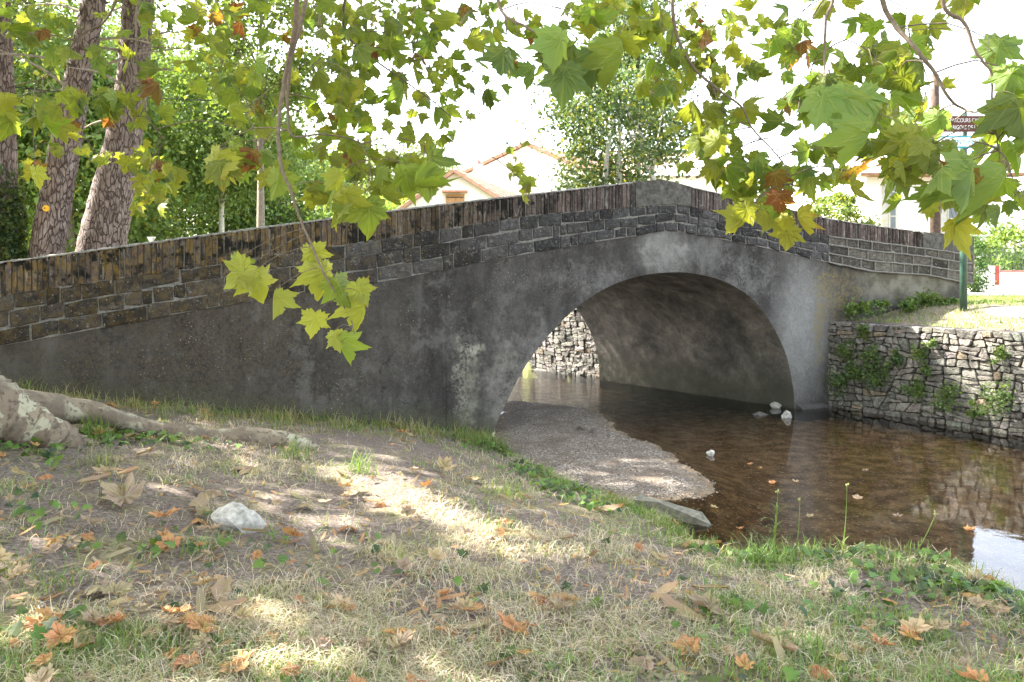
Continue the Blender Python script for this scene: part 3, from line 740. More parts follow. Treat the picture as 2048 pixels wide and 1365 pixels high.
# ------------------------------------------------------------------ plane tree (root left, boughs hanging into view)
ptree = thing('plane_tree', 'old plane tree rooted at the left with yellowing leafy boughs hanging over the view', 'tree', (-4.6, 5.4, -1.1))
ROOTA = spline([(-4.55, 5.4, .6), (-4.2, 5.45, -.35), at(-60, 745, 5.45), at(60, 800, 5.6), at(170, 836, 5.9), at(290, 858, 6.2)], 26)
# trunk
P = spline([(-4.75, 5.35, -1.6), (-4.7, 5.35, -.9), (-4.65, 5.35, -.2), (-4.75, 5.3, .8), (-4.9, 5.1, 2.2), (-4.8, 4.7, 4.0), (-4.5, 4.2, 6.0)], 30)
V, Fs = tube(P, np.interp(np.linspace(0, 1, 30), [0, .1, .2, .35, 1], [.95, .82, .62, .5, .32]), 22, noise=.03)
part('trunk', V, Fs, M['plane_bark'], ptree, smooth=True)
def rootz(px, py, Y): p = at(px, py, Y); return p
for nm, pts, rad in (('root', [at(-260, 700, 5.3), at(-130, 745, 5.35), at(-20, 805, 5.4), at(60, 845, 5.5), at(130, 868, 5.7), at(210, 890, 6.0)], [.50, .36, .24, .17, .11, .04]),
                     ('root', [at(-100, 790, 5.6), at(30, 822, 5.75), at(160, 825, 6.1), at(290, 850, 6.4), at(380, 875, 6.55), at(430, 886, 6.6), at(520, 880, 6.65), at(600, 893, 6.75), at(680, 918, 6.8), at(760, 940, 6.85)], [.3, .2, .10, .07, .10, .125, .115, .09, .05, .02])):
    rad = [v * .85 for v in rad]; P = spline(pts, 60); P[:, 2] -= .035 if rad[0] > .35 else .0; P[:, 2] += .02 * vnoise(np.arange(60), np.zeros(60), .35, 3); P[:, 1] += .03 * vnoise(np.arange(60), np.ones(60), .3, 5); rr = np.interp(np.linspace(0, 1, 60), np.linspace(0, 1, len(rad)), rad) * (1 + .12 * vnoise(np.arange(60), np.full(60, 2.), .5, 7))
    V, Fs = tube(P, rr, 18, noise=.05); part(nm, V, Fs, M['plane_bark'], ptree, smooth=True)

BR = [  # (points (px,py,Y), radius at start mm)
    ('branch', [(640, -260, 3.0), (600, -60, 3.1), (590, 60, 3.2), (572, 150, 3.3), (558, 235, 3.3), (560, 320, 3.3), (585, 395, 3.3), (612, 475, 3.3), (650, 560, 3.3), (690, 630, 3.35), (702, 668, 3.35)], 13),
    ('branch', [(680, -260, 3.4), (625, -40, 3.4), (600, 60, 3.4), (583, 150, 3.45), (580, 240, 3.5), (592, 282, 3.5), (650, 278, 3.6), (720, 292, 3.7), (745, 330, 3.7)], 11),
    ('branch', [(500, -260, 4.6), (430, -60, 4.6), (290, -10, 4.6), (275, 90, 4.5), (285, 190, 4.5), (300, 240, 4.4), (330, 280, 4.4)], 9),
    ('branch', [(300, -220, 5.0), (240, -20, 5.0), (210, 40, 5.0), (160, 70, 5), (90, 150, 5), (20, 170, 5)], 10),
    ('branch', [(780, -220, 4.0), (700, -40, 4.0), (690, 60, 4.2), (740, 110, 4.3), (820, 170, 4.4), (900, 230, 4.5), (940, 290, 4.6)], 9),
    ('branch', [(1030, -220, 3.4), (1000, -60, 3.4), (1000, 20, 3.4), (1060, 60, 3.3), (1130, 100, 3.2), (1180, 140, 3.1), (1230, 160, 3.1)], 9),
    ('branch', [(1360, -240, 3.6), (1345, -40, 3.6), (1352, 60, 3.6), (1385, 130, 3.6), (1430, 175, 3.6), (1480, 215, 3.5), (1505, 260, 3.5), (1560, 320, 3.4), (1590, 370, 3.4)], 10),
    ('branch', [(1700, -240, 3.2), (1670, -20, 3.2), (1652, 30, 3.2), (1648, 100, 3.2), (1650, 155, 3.1), (1700, 230, 3.0)], 9),
    ('branch', [(1740, -240, 2.9), (1760, -30, 2.9), (1790, 50, 2.9), (1835, 102, 2.8), (1868, 145, 2.8), (1895, 195, 2.8), (1935, 222, 2.8), (1980, 228, 2.7), (2020, 262, 2.7)], 11),
    ('branch', [(1960, -240, 2.6), (1885, -10, 2.6), (1925, 50, 2.6), (1945, 105, 2.6), (1975, 150, 2.6), (1978, 230, 2.6), (1990, 300, 2.6)], 8),
    ('branch', [(960, -200, 5.5), (930, 0, 5.4), (960, 120, 5.4), (960, 230, 5.4), (1000, 300, 5.4), (1030, 350, 5.3)], 5),
]
# leaf clusters: cx, cy, rx, ry, n, Y, yellow, scale
CL = [
    (60, 40, 80, 55, 16, 5.0, .1, 1), (80, 215, 95, 45, 22, 4.6, .3, 1.1), (150, 105, 60, 50, 7, 5.0, .1, 1), (20, 110, 40, 50, 3, 5, 0, .9), (190, 225, 60, 50, 12, 4.6, .3, 1), (130, 310, 80, 30, 9, 5.2, .4, .7), (70, 345, 24, 18, 3, 4.8, .7, .9),
    (260, 60, 80, 60, 12, 5.0, .1, .9), (275, 200, 65, 75, 20, 4.5, .35, 1), (270, 330, 60, 45, 14, 4.8, .45, .8), (310, 365, 50, 40, 13, 4.6, .5, .85), (280, 405, 60, 28, 14, 5.0, .6, .7), (200, 330, 40, 25, 6, 5, .3, .7),
    (400, 70, 80, 70, 22, 5.0, .15, .9), (440, 160, 90, 60, 22, 4.8, .2, .9), (420, 45, 60, 50, 8, 5.4, .1, .9), (520, 60, 60, 60, 14, 4.4, .15, .9), (500, 170, 60, 50, 10, 4.6, .1, .9), (440, 320, 45, 35, 7, 3.6, .6, 1), (520, 330, 55, 45, 10, 4.0, .2, .9), (520, 240, 70, 40, 9, 4.4, .2, .9), (480, 280, 40, 35, 5, 4.4, .3, .8),
    (650, 60, 90, 70, 28, 4.2, .3, .9), (740, 60, 70, 60, 24, 4.2, .25, .9), (660, 180, 70, 70, 24, 4.0, .3, .9), (740, 180, 70, 60, 18, 4.2, .2, .9), (640, 300, 60, 55, 12, 4.0, .3, .9), (700, 270, 60, 50, 16, 4.0, .45, .9), (660, 400, 45, 40, 9, 3.7, .6, 1), (730, 385, 60, 55, 16, 3.6, .4, 1), (720, 330, 60, 40, 12, 4.0, .2, .9), (800, 340, 60, 50, 13, 3.8, .3, 1), (840, 330, 35, 55, 7, 3.8, .3, 1), (820, 270, 60, 35, 8, 4.8, .2, .8),
    (850, 50, 80, 60, 26, 4.4, .2, .9), (830, 130, 80, 60, 24, 4.4, .25, .9), (870, 200, 60, 45, 13, 4.6, .2, .8), (940, 160, 50, 50, 10, 4.2, .0, .9), (910, 230, 40, 30, 5, 5, .1, .8), (950, 60, 70, 55, 14, 4.0, .15, .9), (1030, 150, 50, 60, 9, 3.8, .0, 1), (1030, 60, 60, 55, 10, 3.8, .1, .9),
    (1040, 320, 30, 30, 6, 5.4, .2, .7), (1035, 360, 28, 35, 9, 5.0, .3, .8), (1045, 385, 26, 22, 5, 4.6, .8, .8), (900, 290, 40, 20, 4, 5.6, .2, .7), (930, 250, 25, 15, 3, 5.6, .2, .7),
    (1130, 55, 60, 50, 12, 3.4, .05, 1.1), (1150, 120, 50, 55, 10, 3.2, .0, 1.1), (1105, 110, 30, 35, 3, 3.2, .0, .8), (1210, 50, 60, 45, 11, 3.6, .3, 1), (1290, 50, 60, 45, 14, 3.8, .35, .95), (1240, 20, 60, 30, 8, 4, .2, 1),
    (1330, 140, 60, 55, 20, 4.0, .2, .9), (1310, 205, 50, 35, 10, 3.8, .1, 1), (1400, 50, 70, 55, 22, 4.2, .3, .9), (1420, 130, 70, 55, 24, 4.0, .25, .9), (1470, 60, 60, 55, 13, 4.2, .3, .9), (1430, 215, 70, 55, 24, 3.8, .2, .95), (1500, 150, 45, 40, 8, 4.2, .2, .9), (1400, 260, 50, 40, 12, 4, .3, .9),
    (1440, 310, 55, 45, 14, 3.6, .3, 1), (1490, 350, 55, 45, 14, 3.6, .1, 1), (1440, 370, 45, 35, 8, 3.6, .15, 1), (1530, 400, 55, 40, 13, 3.5, .3, 1), (1500, 440, 35, 22, 5, 3.4, .7, 1.05), (1575, 445, 30, 22, 5, 3.4, .9, 1.05), (1560, 330, 45, 40, 8, 3.8, .1, 1), (1390, 340, 30, 30, 3, 3.8, .1, .9),
    (1560, 70, 55, 45, 12, 4.0, .15, .95), (1560, 130, 40, 30, 5, 4.2, .1, .9), (1600, 110, 50, 50, 12, 3.8, .1, 1), (1620, 200, 55, 45, 11, 3.6, .15, 1.0), (1590, 230, 40, 45, 7, 3.6, .1, .95), (1640, 180, 40, 40, 6, 2.9, .0, 1.2), (1670, 320, 55, 40, 12, 3.4, .1, 1), (1620, 350, 45, 35, 7, 3.6, .15, 1), (1700, 365, 35, 28, 6, 3.2, .5, 1),
    (1640, 20, 60, 25, 5, 4, .2, 1), (1740, 60, 45, 40, 8, 3.6, .1, 1), (1740, 130, 60, 45, 16, 3.2, .1, 1.1), (1770, 200, 60, 45, 14, 3.0, .1, 1.1), (1820, 140, 50, 45, 11, 3.2, .3, 1), (1840, 60, 50, 40, 8, 3.4, .3, 1), (1930, 25, 45, 30, 8, 3.8, .4, .9), (1780, 310, 50, 40, 8, 2.9, .1, 1.1), (1850, 200, 50, 40, 7, 3.4, .3, .9),
    (1870, 310, 45, 30, 6, 2.7, .2, 1.0), (1820, 330, 55, 45, 10, 2.9, .2, 1.1), (1910, 350, 60, 45, 8, 2.6, .1, 1.15), (1890, 420, 35, 35, 6, 2.8, .7, 1), (1990, 360, 55, 50, 9, 2.6, .05, 1.15), (2010, 420, 50, 40, 7, 2.6, .1, 1.1), (2030, 250, 40, 50, 7, 2.6, .0, 1.15), (2020, 170, 40, 35, 5, 2.8, .0, 1.1), (1990, 100, 35, 30, 3, 3.0, .0, 1.1), (2045, 310, 30, 50, 4, 2.6, .1, 1.1), (1790, 380, 40, 25, 3, 3.2, .2, 1),
]
# single leaves that stand out: px,py of the base, Y, size m, tip direction px, colour kind
SINGLE = [(620, 492, 3.3, .14, (18, 90), 'y'), (500, 530, 3.3, .17, (-40, 40), 'y'), (505, 545, 3.25, .16, (20, 60), 'y'), (478, 515, 3.35, .13, (-14, 70), 'g'), (548, 582, 3.3, .14, (-4, 80), 'y'), (645, 525, 3.3, .18, (10, 95), 'y'), (670, 555, 3.28, .17, (40, 80), 'g'),
          (712, 565, 3.3, .13, (20, 40), 'y'), (728, 590, 3.3, .17, (16, 110), 'y'), (630, 625, 3.35, .13, (-10, 60), 'y'), (668, 662, 3.35, .11, (20, 60), 'y'), (678, 672, 3.35, .17, (10, 100), 'g'),
          (1245, 80, 3.0, .20, (10, 110), 'g'), (1690, 170, 2.6, .21, (-30, 110), 'G'), (1745, 240, 2.5, .21, (-5, 110), 'G'), (1720, 175, 2.7, .18, (20, 70), 'G'), (1650, 175, 2.6, .18, (-30, 90), 'G'), (1945, 315, 2.3, .21, (-10, 120), 'G'), (1815, 255, 2.6, .19, (15, 100), 'y'), (2010, 330, 2.4, .19, (15, 110), 'G'), (1880, 285, 2.7, .19, (-5, 100), 'g'), (2030, 190, 2.5, .2, (20, 90), 'd'),
          (1130, 130, 3.0, .17, (-10, 80), 'd'), (1190, 95, 3.0, .17, (20, 90), 'd'), (1125, 60, 2.9, .17, (-10, 60), 'G'), (1010, 95, 3.6, .16, (-10, 80), 'd'), (2000, 75, 2.9, .17, (-10, 60), 'd'),
          (440, 300, 3.4, .17, (-30, 70), 'y'), (70, 335, 4.4, .14, (0, 40), 'y'), (560, 345, 3.4, .14, (-20, 60), 'g'), (735, 400, 3.4, .17, (15, 90), 'g'), (690, 375, 3.3, .17, (-10, 70), 'y'), (850, 340, 3.5, .16, (10, 80), 'g'), (810, 330, 3.5, .16, (0, 70), 'g'), (1560, 385, 3.3, .13, (4, 60), 'b'), (1548, 345, 3.4, .12, (5, 50), 'b'), (1575, 195, 3.6, .11, (10, 45), 'b'), (505, 300, 3.8, .12, (0, 45), 'b'), (495, 310, 3.8, .1, (-8, 40), 'b'), (1878, 222, 2.8, .13, (-10, 70), 'G'), (1985, 236, 2.7, .13, (8, 60), 'g'), (1975, 285, 2.7, .13, (10, 70), 'G')]
def leafcol(y):
    g = np.array([.145, .24, .042]) * rng.uniform(.55, 1.25); ye = np.array([.34, .325, .05]) * rng.uniform(.75, 1.15)
    if rng.random() < .28: g = np.array([.10, .17, .05]) * rng.uniform(.8, 1.3)
    t = np.clip(rng.normal(y * .85, .2), 0, 1); c = g * (1 - t) + ye * t
    if rng.random() < .03: c = np.array([.16, .06, .025])
    return c
KC = {'y': (.31, .34, .06), 'g': (.20, .28, .05), 'G': (.19, .30, .09), 'd': (.12, .20, .07), 'b': (.20, .075, .035)}
branches = []; bpts = []; tw = []; lf = []
for nm, pts, rad in BR:
    P = spline([at(*p) for p in pts], len(pts) * 6); P += np.cumsum(rng.normal(size=P.shape) * .0012, 0)
    V, Fs = tube(P, np.linspace(rad, 2.0, len(P)) / 1000, 7); branches.append((V, Fs)); bpts.append(P); tw.append(MB()); lf.append(MB())
def seg_twig(bi, a, b, r0=.0022, r1=.0011, sag=.02):
    mid = (a + b) / 2 + rng.normal(size=3) * .02 * np.linalg.norm(b - a) + np.array([0, 0, sag])
    V, Fs = tube(spline([a, mid, b], 5), np.linspace(r0, r1, 5), 4, cap=False); tw[bi].add(V, Fs)
def nearest_branch(p):
    best = (1e9, 0, None)
    for i, P in enumerate(bpts):
        d = np.linalg.norm((P - p) * np.array([1, .6, 1]) , axis=1) + np.where(P[:, 2] < p[2], .25, 0); k = int(d.argmin())
        if d[k] < best[0]: best = (d[k], i, P[k])
    return best[1], best[2]
for (cx, cy, rx, ry, n, Y, yel, sc) in CL:
    c = at(cx, cy, Y); bi, bp = nearest_branch(at(cx, cy - ry * .6, Y))
    n = int(n * (1.08 if cx < 1000 else .98)); nt_ = max(2, n // 5); nodes = []
    hub = at(cx + rng.normal() * rx * .2, cy - ry * .7, Y); seg_twig(bi, bp, hub, .0032, .0022, .04)
    for k in range(nt_):
        e = at(cx + rng.uniform(-1, 1) * rx * .8, cy + rng.uniform(-.6, .7) * ry, Y + rng.normal() * .18)
        seg_twig(bi, hub, e, .0020, .0011, .03)
        for f in (.3, .55, .8, 1.0): nodes.append(hub + (e - hub) * f)
    nodes = np.array(nodes)
    for i in range(n):
        a = rng.uniform(0, 2 * math.pi); q = math.sqrt(rng.random())
        p = at(cx + math.cos(a) * q * rx, cy - 15 + math.sin(a) * q * ry, Y + rng.normal() * .25)
        nd = nodes[((nodes - p) ** 2).sum(1).argmin()]; size = (.105 if cx < 1000 else .094) * sc * rng.uniform(.45, 1.2)
        p = nd + (p - nd) * min(1, .14 / (np.linalg.norm(p - nd) + 1e-6)) if np.linalg.norm(p - nd) > .14 and rng.random() < .5 else p
        seg_twig(bi, nd, p, .0011, .0008, .015)
        yd = np.array([rng.normal() * .5, rng.normal() * .5, -1.0 + rng.uniform(0, .6)])
        nn = np.array([rng.normal() * 1.3, -1.0, rng.normal() * .8 + .4]); nn *= 1 if rng.random() < .8 else -1
        place_leaves(lf[bi], [p], [yd], [nn], [size], [leafcol(yel)])
for (px, py, Y, size, tip, kc) in SINGLE:
    size *= .80 if py > 480 else .72 if px > 1500 else .85
    p = at(px, py, Y); bi, bp = nearest_branch(p); 
    if np.linalg.norm(bp - p) > .02: seg_twig(bi, bp, p, .0016, .001, .02)
    yd = np.array([tip[0], rng.normal() * 12, -tip[1]]); nn = np.array([rng.normal() * .55, -1, .25 + rng.normal() * .3])
    place_leaves(lf[bi], [p], [yd], [nn], [size], [np.array(KC[kc]) * rng.uniform(.9, 1.1)])
for i, (nm, pts, rad) in enumerate(BR):
    V, Fs = branches[i]; m_ = MB(); m_.add(V, Fs)
    for v, f in ((tw[i].V, tw[i].F),):
        m_.V += tw[i].V; m_.C += tw[i].C; m_.U += tw[i].U
        m_.F += [np.asarray(x) + m_.n for x in tw[i].F]; m_.n += tw[i].n
    b = m_.build('branch', M['twig'], ptree, smooth=True)
    if lf[i].n: lf[i].build('foliage', M['leaf'], b)
# unseen crown overhead: shades the near bank
def rhomb_leaves(P, size, r, col, up=None):
    """P (n,3) -> folded rhombic leaves"""
    n = len(P); a = r.normal(size=(n, 3)); a[:, 2] -= .4; a /= np.linalg.norm(a, axis=1)[:, None]
    b = r.normal(size=(n, 3)); b[:, 2] += .5 if up is None else up; b -= (a * b).sum(1)[:, None] * a; b /= np.linalg.norm(b, axis=1)[:, None]; c = np.cross(a, b)
    s = (size * r.uniform(.6, 1.3, n))[:, None]
    V = np.stack([P - a * s * .5, P + c * s * .38 + b * s * .1, P + a * s * .6, P - c * s * .38 + b * s * .1], 1).reshape(-1, 3)
    k = np.arange(n) * 4; Fq = np.concatenate([np.stack([k, k + 1, k + 2], 1), np.stack([k, k + 2, k + 3], 1)])
    return V, Fq, np.repeat(col, 4, 0)
def on_ground(px, py):
    Yq = 5.
    for _ in range(8): xq = (px - 1024) / F * Yq; zq = float(zground(np.array(xq), np.array(Yq))); Yq = -zq * F / (py - HOR)
    return np.array([xq, Yq, zq])
GAPS = [(on_ground(790, 985), .26), (on_ground(860, 1020), .20), (on_ground(950, 1055), .20), (on_ground(1000, 1100), .2), (on_ground(720, 950), .28), (on_ground(1480, 1130), .12), (on_ground(640, 1100), .10)]
def sun_gap(P):
    keep = np.ones(len(P), bool)
    for g0, rad in GAPS:
        v = P - g0; t = v @ SUN; d = np.linalg.norm(v - t[:, None] * SUN, axis=1)
        keep &= d > rad
    return keep
r = np.random.default_rng(21)
n = 31000
C = np.stack([r.uniform(-14, 4.5, 900), r.uniform(-3, 10.5, 900), r.uniform(2.2, 8.5, 900)], 1)
C = C[(C[:, 2] > .42 * np.maximum(C[:, 1], 0) + 1.3) | (C[:, 0] < -.72 * np.maximum(C[:, 1], 0) - 1.2)]
C = C[(C[:, 1] < 8.6) | (C[:, 0] < -5.5)]; C = C[(C[:, 0] < 2.5) | (C[:, 1] < 4)]
P = C[r.integers(len(C), size=n)] + r.normal(size=(n, 3)) * .42
P = P[(P[:, 2] > .40 * np.maximum(P[:, 1], 0) + .9) | (P[:, 0] < -.70 * np.maximum(P[:, 1], 0) - .5)]; P = P[sun_gap(P)]
col = np.array([.13, .19, .03]) * r.uniform(.6, 1.3, (len(P), 1))
V, Fq, cc = rhomb_leaves(P, .22, r, col)
part('crown', V, Fq, M['small_leaf'], ptree, col=cc)

# ------------------------------------------------------------------ trees behind
def blob_tree(name, label, base, height, crown_c, crown_r, n, leaf, colr, seed, trunk_r=.18, nclump=60, cat='tree', group=None, trunk_mat='trunk', lean=(0, 0), clump=.22, parts=True, trunks=None, yel=0, shell=.35):
    r = np.random.default_rng(seed); t = thing(name, label, cat, base, group); base = np.array(base, float)
    cc = base + np.array(crown_c); R_ = np.array(crown_r, float)
    d = r.normal(size=(nclump, 3)); d /= np.linalg.norm(d, axis=1)[:, None]; q = r.uniform(shell, 1, (nclump, 1)) ** .6
    C = cc + d * q * R_; ms = clump * R_.mean() * r.uniform(.6, 1.4, nclump)
    tr = MB()
    for bx_ in (trunks or [(0, 0, 0, 0)]):
        P = spline([base + np.array([bx_[0], bx_[1], -.3]), base + np.array([bx_[0] + bx_[2] * .4, bx_[1], height * .3]), base + np.array([lean[0] * .6 + bx_[2], lean[1] * .6 + bx_[3], height * .6]), cc + np.array([0, 0, R_[2] * .4])], 14)
        V, Fs = tube(P, np.linspace(trunk_r * 1.15, trunk_r * .25, 14), 10, noise=.04); tr.add(V, Fs)
    for k in range(min(14, nclump)):
        a = P[r.integers(6, 13)]; b = C[k]; V, Fs = tube(spline([a, (a + b) / 2 + r.normal(size=3) * .1 * R_.mean() * .5, b], 6), np.linspace(trunk_r * .3, trunk_r * .06, 6), 5, cap=False); tr.add(V, Fs)
    tr.build('trunk', M[trunk_mat], t, smooth=True)
    i = r.integers(nclump, size=n); P = C[i] + r.normal(size=(n, 3)) * ms[i][:, None] * np.array([1, 1, .7])
    tint = r.uniform(.7, 1.3, (nclump, 1))[i] * r.uniform(.88, 1.12, (n, 1)); col = np.array(colr) * tint
    if yel: k = r.random((n, 1)) < yel; col = np.where(k, np.array([.25, .26, .05]), col)
    V, Fq, c4 = rhomb_leaves(P, leaf, r, col); part('crown', V, Fq, M['small_leaf'], t, col=c4)
    return t
ZF = -.45
def gp(px, Y, z=ZF): return ((px - 1024) / F * Y, Y, z)
# pines by the left end of the bridge
def pine(label, pts, widths, seed, crown=True, group='tall pine trunks beyond the left end of the bridge'):
    r = np.random.default_rng(seed); P = [at(*p) for p in pts]; b = P[0].copy(); b[2] = ZF - .1
    t = thing('pine_tree', label, 'tree', b, group); P = [b] + P + [P[-1] + (P[-1] - P[-2]) * 1.0]; wd = [widths[0] * 1.2] + widths + [widths[-1] * .8]
    Q = spline(P, 50); rr = np.interp(np.linspace(0, 1, 50), np.linspace(0, 1, len(wd)), wd) / 2
    V, Fs = tube(Q, rr, 26, noise=.025, r=r); tr = part('trunk', V, Fs, M['pine_bark'], t, smooth=True)
    mb = MB()
    for k in range(9):
        i = r.integers(28, 48); a = Q[i]; ang = r.uniform(0, 6.28); b2 = a + np.array([math.cos(ang), math.sin(ang), r.uniform(-.25, .3)]) * r.uniform(.7, 1.8)
        V, Fs = tube(spline([a, (a + b2) / 2 + [0, 0, .1], b2], 6), np.linspace(.03, .006, 6), 5, cap=False); mb.add(V, Fs)
    mb.build('branch', M['trunk'], t, smooth=True)
    if crown:
        n = 9000; C = Q[-1] + np.array([0, 0, 1.8]) + r.normal(size=(50, 3)) * np.array([1.8, 1.8, 1.0]); P = C[r.integers(50, size=n)] + r.normal(size=(n, 3)) * .35; P = P[sun_gap(P)]; n = len(P)
        V, Fq, cc = rhomb_leaves(P, .14, r, np.array([.045, .075, .03]) * r.uniform(.6, 1.4, (n, 1))); part('crown', V, Fq, M['small_leaf'], t, col=cc)
    return t, Q
p1, _ = pine('leftmost pine trunk, straight and pale, with ivy at its foot', [(-10, 520, 12.2), (-10, 300, 12.2), (-14, 120, 12.2), (-20, -60, 12.2)], [.62, .58, .54, .5], 31)
p2, q2 = pine('leaning pine trunk with a round yellow marker', [(92, 520, 12.4), (112, 400, 12.4), (133, 280, 12.4), (160, 140, 12.4), (188, 0, 12.4)], [.50, .46, .43, .38, .33], 32)
p3, _ = pine('thickest pine trunk, right of the one with the yellow marker', [(200, 520, 12.9), (218, 420, 12.9), (243, 300, 12.9), (266, 150, 12.9), (276, 0, 12.9)], [.74, .66, .56, .48, .45], 33)
# ivy on the leftmost pine
r = np.random.default_rng(5); n = 2600
hh = r.uniform(ZF, 1.6, n) * r.random(n) ** .3; ang = r.uniform(-1.9, .5, n)
P = np.stack([at(-10, 300, 12.2)[0] + np.cos(ang) * (.33 + r.random(n) * .1), 12.2 + np.sin(ang) * (.33 + r.random(n) * .1), hh], 1)
V, Fq, cc = rhomb_leaves(P, .07, r, np.array([.03, .065, .025]) * r.uniform(.6, 1.5, (n, 1))); iv = part('ivy', V, Fq, M['small_leaf'], None, col=cc); tagp(iv, 'dark ivy climbing the foot of the leftmost pine', 'ivy')
# trail marker
mk = thing('trail_marker', 'round yellow trail marker disc fixed to the leaning pine', 'marker', at(92, 417, 12.12))
V, Fs = tube([at(92, 417, 12.16), at(92, 417, 12.085)], .047, 20); part('disc', V, Fs, M['yellow_paint'], mk)
a_ = at(89, 417.5, 12.122); b_ = at(95, 416, 12.122); V, Fs = box(a_[0] + .008, b_[0] - .008, 12.07, 12.083, a_[2] - .006, a_[2] + .010); part('arrow', V, Fs, M['dark_metal'], mk)

blob_tree('broadleaf_tree', 'pale trunked round leafy tree left of the white gabled house', gp(443, 27), 6, (0, 0, 5.3), (2.5, 2.0, 2.6), 26000, .12, (.11, .19, .05), 41, .11, 90, trunk_mat='white_trunk')
blob_tree('broadleaf_tree', 'small grey green tree just left of the white gabled house', gp(800, 46), 6, (0, 0, 4.8), (2.6, 2.2, 3.6), 12000, .16, (.09, .13, .07), 42, .15, 50)
blob_tree('broadleaf_tree', 'distant rounded tree beside the chimney of the gabled house', gp(885, 60), 6, (0, 0, 4.4), (3.2, 2.2, 4), 8000, .2, (.11, .17, .09), 43, .15, 40)
blob_tree('broadleaf_tree', 'slender young tree added on the upstream bank to shade the vault', (-4.9, 15.6, ZF), 6, (0, 0, 5.0), (1.1, 1.0, 1.7), 7000, .09, (.09, .15, .04), 45, .08, 40)  # added tree, set in the sun's path to shade the vault
k = 0
for px, Y, h, rx, cl, lab in ((20, 30, 9, 4.5, (.04, .08, .03), 'dark dense evergreen behind the leftmost pine'), (140, 24, 8, 3.2, (.075, .13, .035), 'bright green tree seen between the first two pine trunks'), (60, 42, 16, 6, (.05, .09, .04), 'tall dark tree far behind the leaning pine'),
                             (255, 30, 11, 3.6, (.05, .09, .035), 'dark green tree behind the thickest pine'), (340, 36, 9, 4, (.07, .12, .035), 'mid green tree right of the thickest pine'), (400, 44, 13, 5, (.13, .19, .05), 'tall light green tree rising behind the pale trunked tree'),
                             (560, 38, 7, 4, (.06, .11, .04), 'broad dark tree right of the pale trunked tree'), (650, 50, 8.2, 5, (.11, .16, .05), 'hazy light green tree behind the middle of the left parapet'), (745, 36, 3.6, 3.4, (.13, .20, .05), 'low bright shrubby tree above the left parapet'), (210, 50, 15, 6, (.055, .10, .04), 'tall dark tree far behind the pine group'), (-60, 24, 12, 5, (.05, .085, .03), 'dark tree at the left edge')):
    k += 1
    blob_tree('woodland_tree', lab, gp(px, Y), h * .8, (0, 0, h * .5), (rx * .72, rx * .6, h * .5), 22000, .17, tuple(v * 1.7 for v in cl), 50 + k, .16, 70, group='trees of the wood behind the left end of the bridge', yel=.08)
# tree with three trunks behind the crown of the bridge
blob_tree('maple_tree', 'bluish leafed tree with three pale stems rising behind the hump', gp(1240, 15.5), 4.5, (-.0, 0, 3.1), (1.35, 1.2, 1.7), 13000, .08, (.05, .10, .05), 71, .085, 42, trunk_mat='white_trunk', trunks=[(-.18, 0, -.25, 0), (-.02, .1, .0, .1), (.42, 0, .55, 0)], clump=.2, yel=.12)
blob_tree('maple_tree', 'taller upper leafy tree top above the three stemmed tree', gp(1275, 17.5), 6.5, (-.0, 0, 5.4), (1.15, 1.0, 2.0), 12000, .08, (.05, .10, .045), 72, .1, 40, clump=.2)
blob_tree('shrub', 'light green sapling against the cream house wall', gp(1185, 24), 2.2, (0, 0, 2.2), (.7, .6, 1.1), 2200, .1, (.17, .24, .05), 73, .04, 20, cat='shrub')
blob_tree('shrub', 'rounded clipped bush behind the right parapet', gp(1668, 19.5), 1.5, (0, 0, 1.35), (.85, .8, 1.0), 9000, .07, (.10, .16, .045), 74, .05, 60, cat='shrub', shell=.6, clump=.12, yel=.2)
blob_tree('shrub', 'narrow dark hedge shrub beyond the right end of the parapet', gp(1948, 17), 1.2, (0, 0, .55), (.22, .25, .72), 3500, .05, (.05, .12, .035), 75, .04, 40, cat='shrub', shell=.5, clump=.2)
blob_tree('shrub', 'loose leafy garden shrub behind the mesh fence at the right edge', gp(2030, 20.5), 1.4, (0, 0, 1.0), (.8, .6, .75), 2600, .09, (.12, .2, .05), 76, .04, 30, cat='shrub')
blob_tree('shrub', 'low shrub behind the mesh fence beside the gate pillar', gp(1985, 21.5), 1.0, (0, 0, .75), (.5, .4, .45), 1500, .08, (.13, .2, .05), 77, .03, 20, cat='shrub')

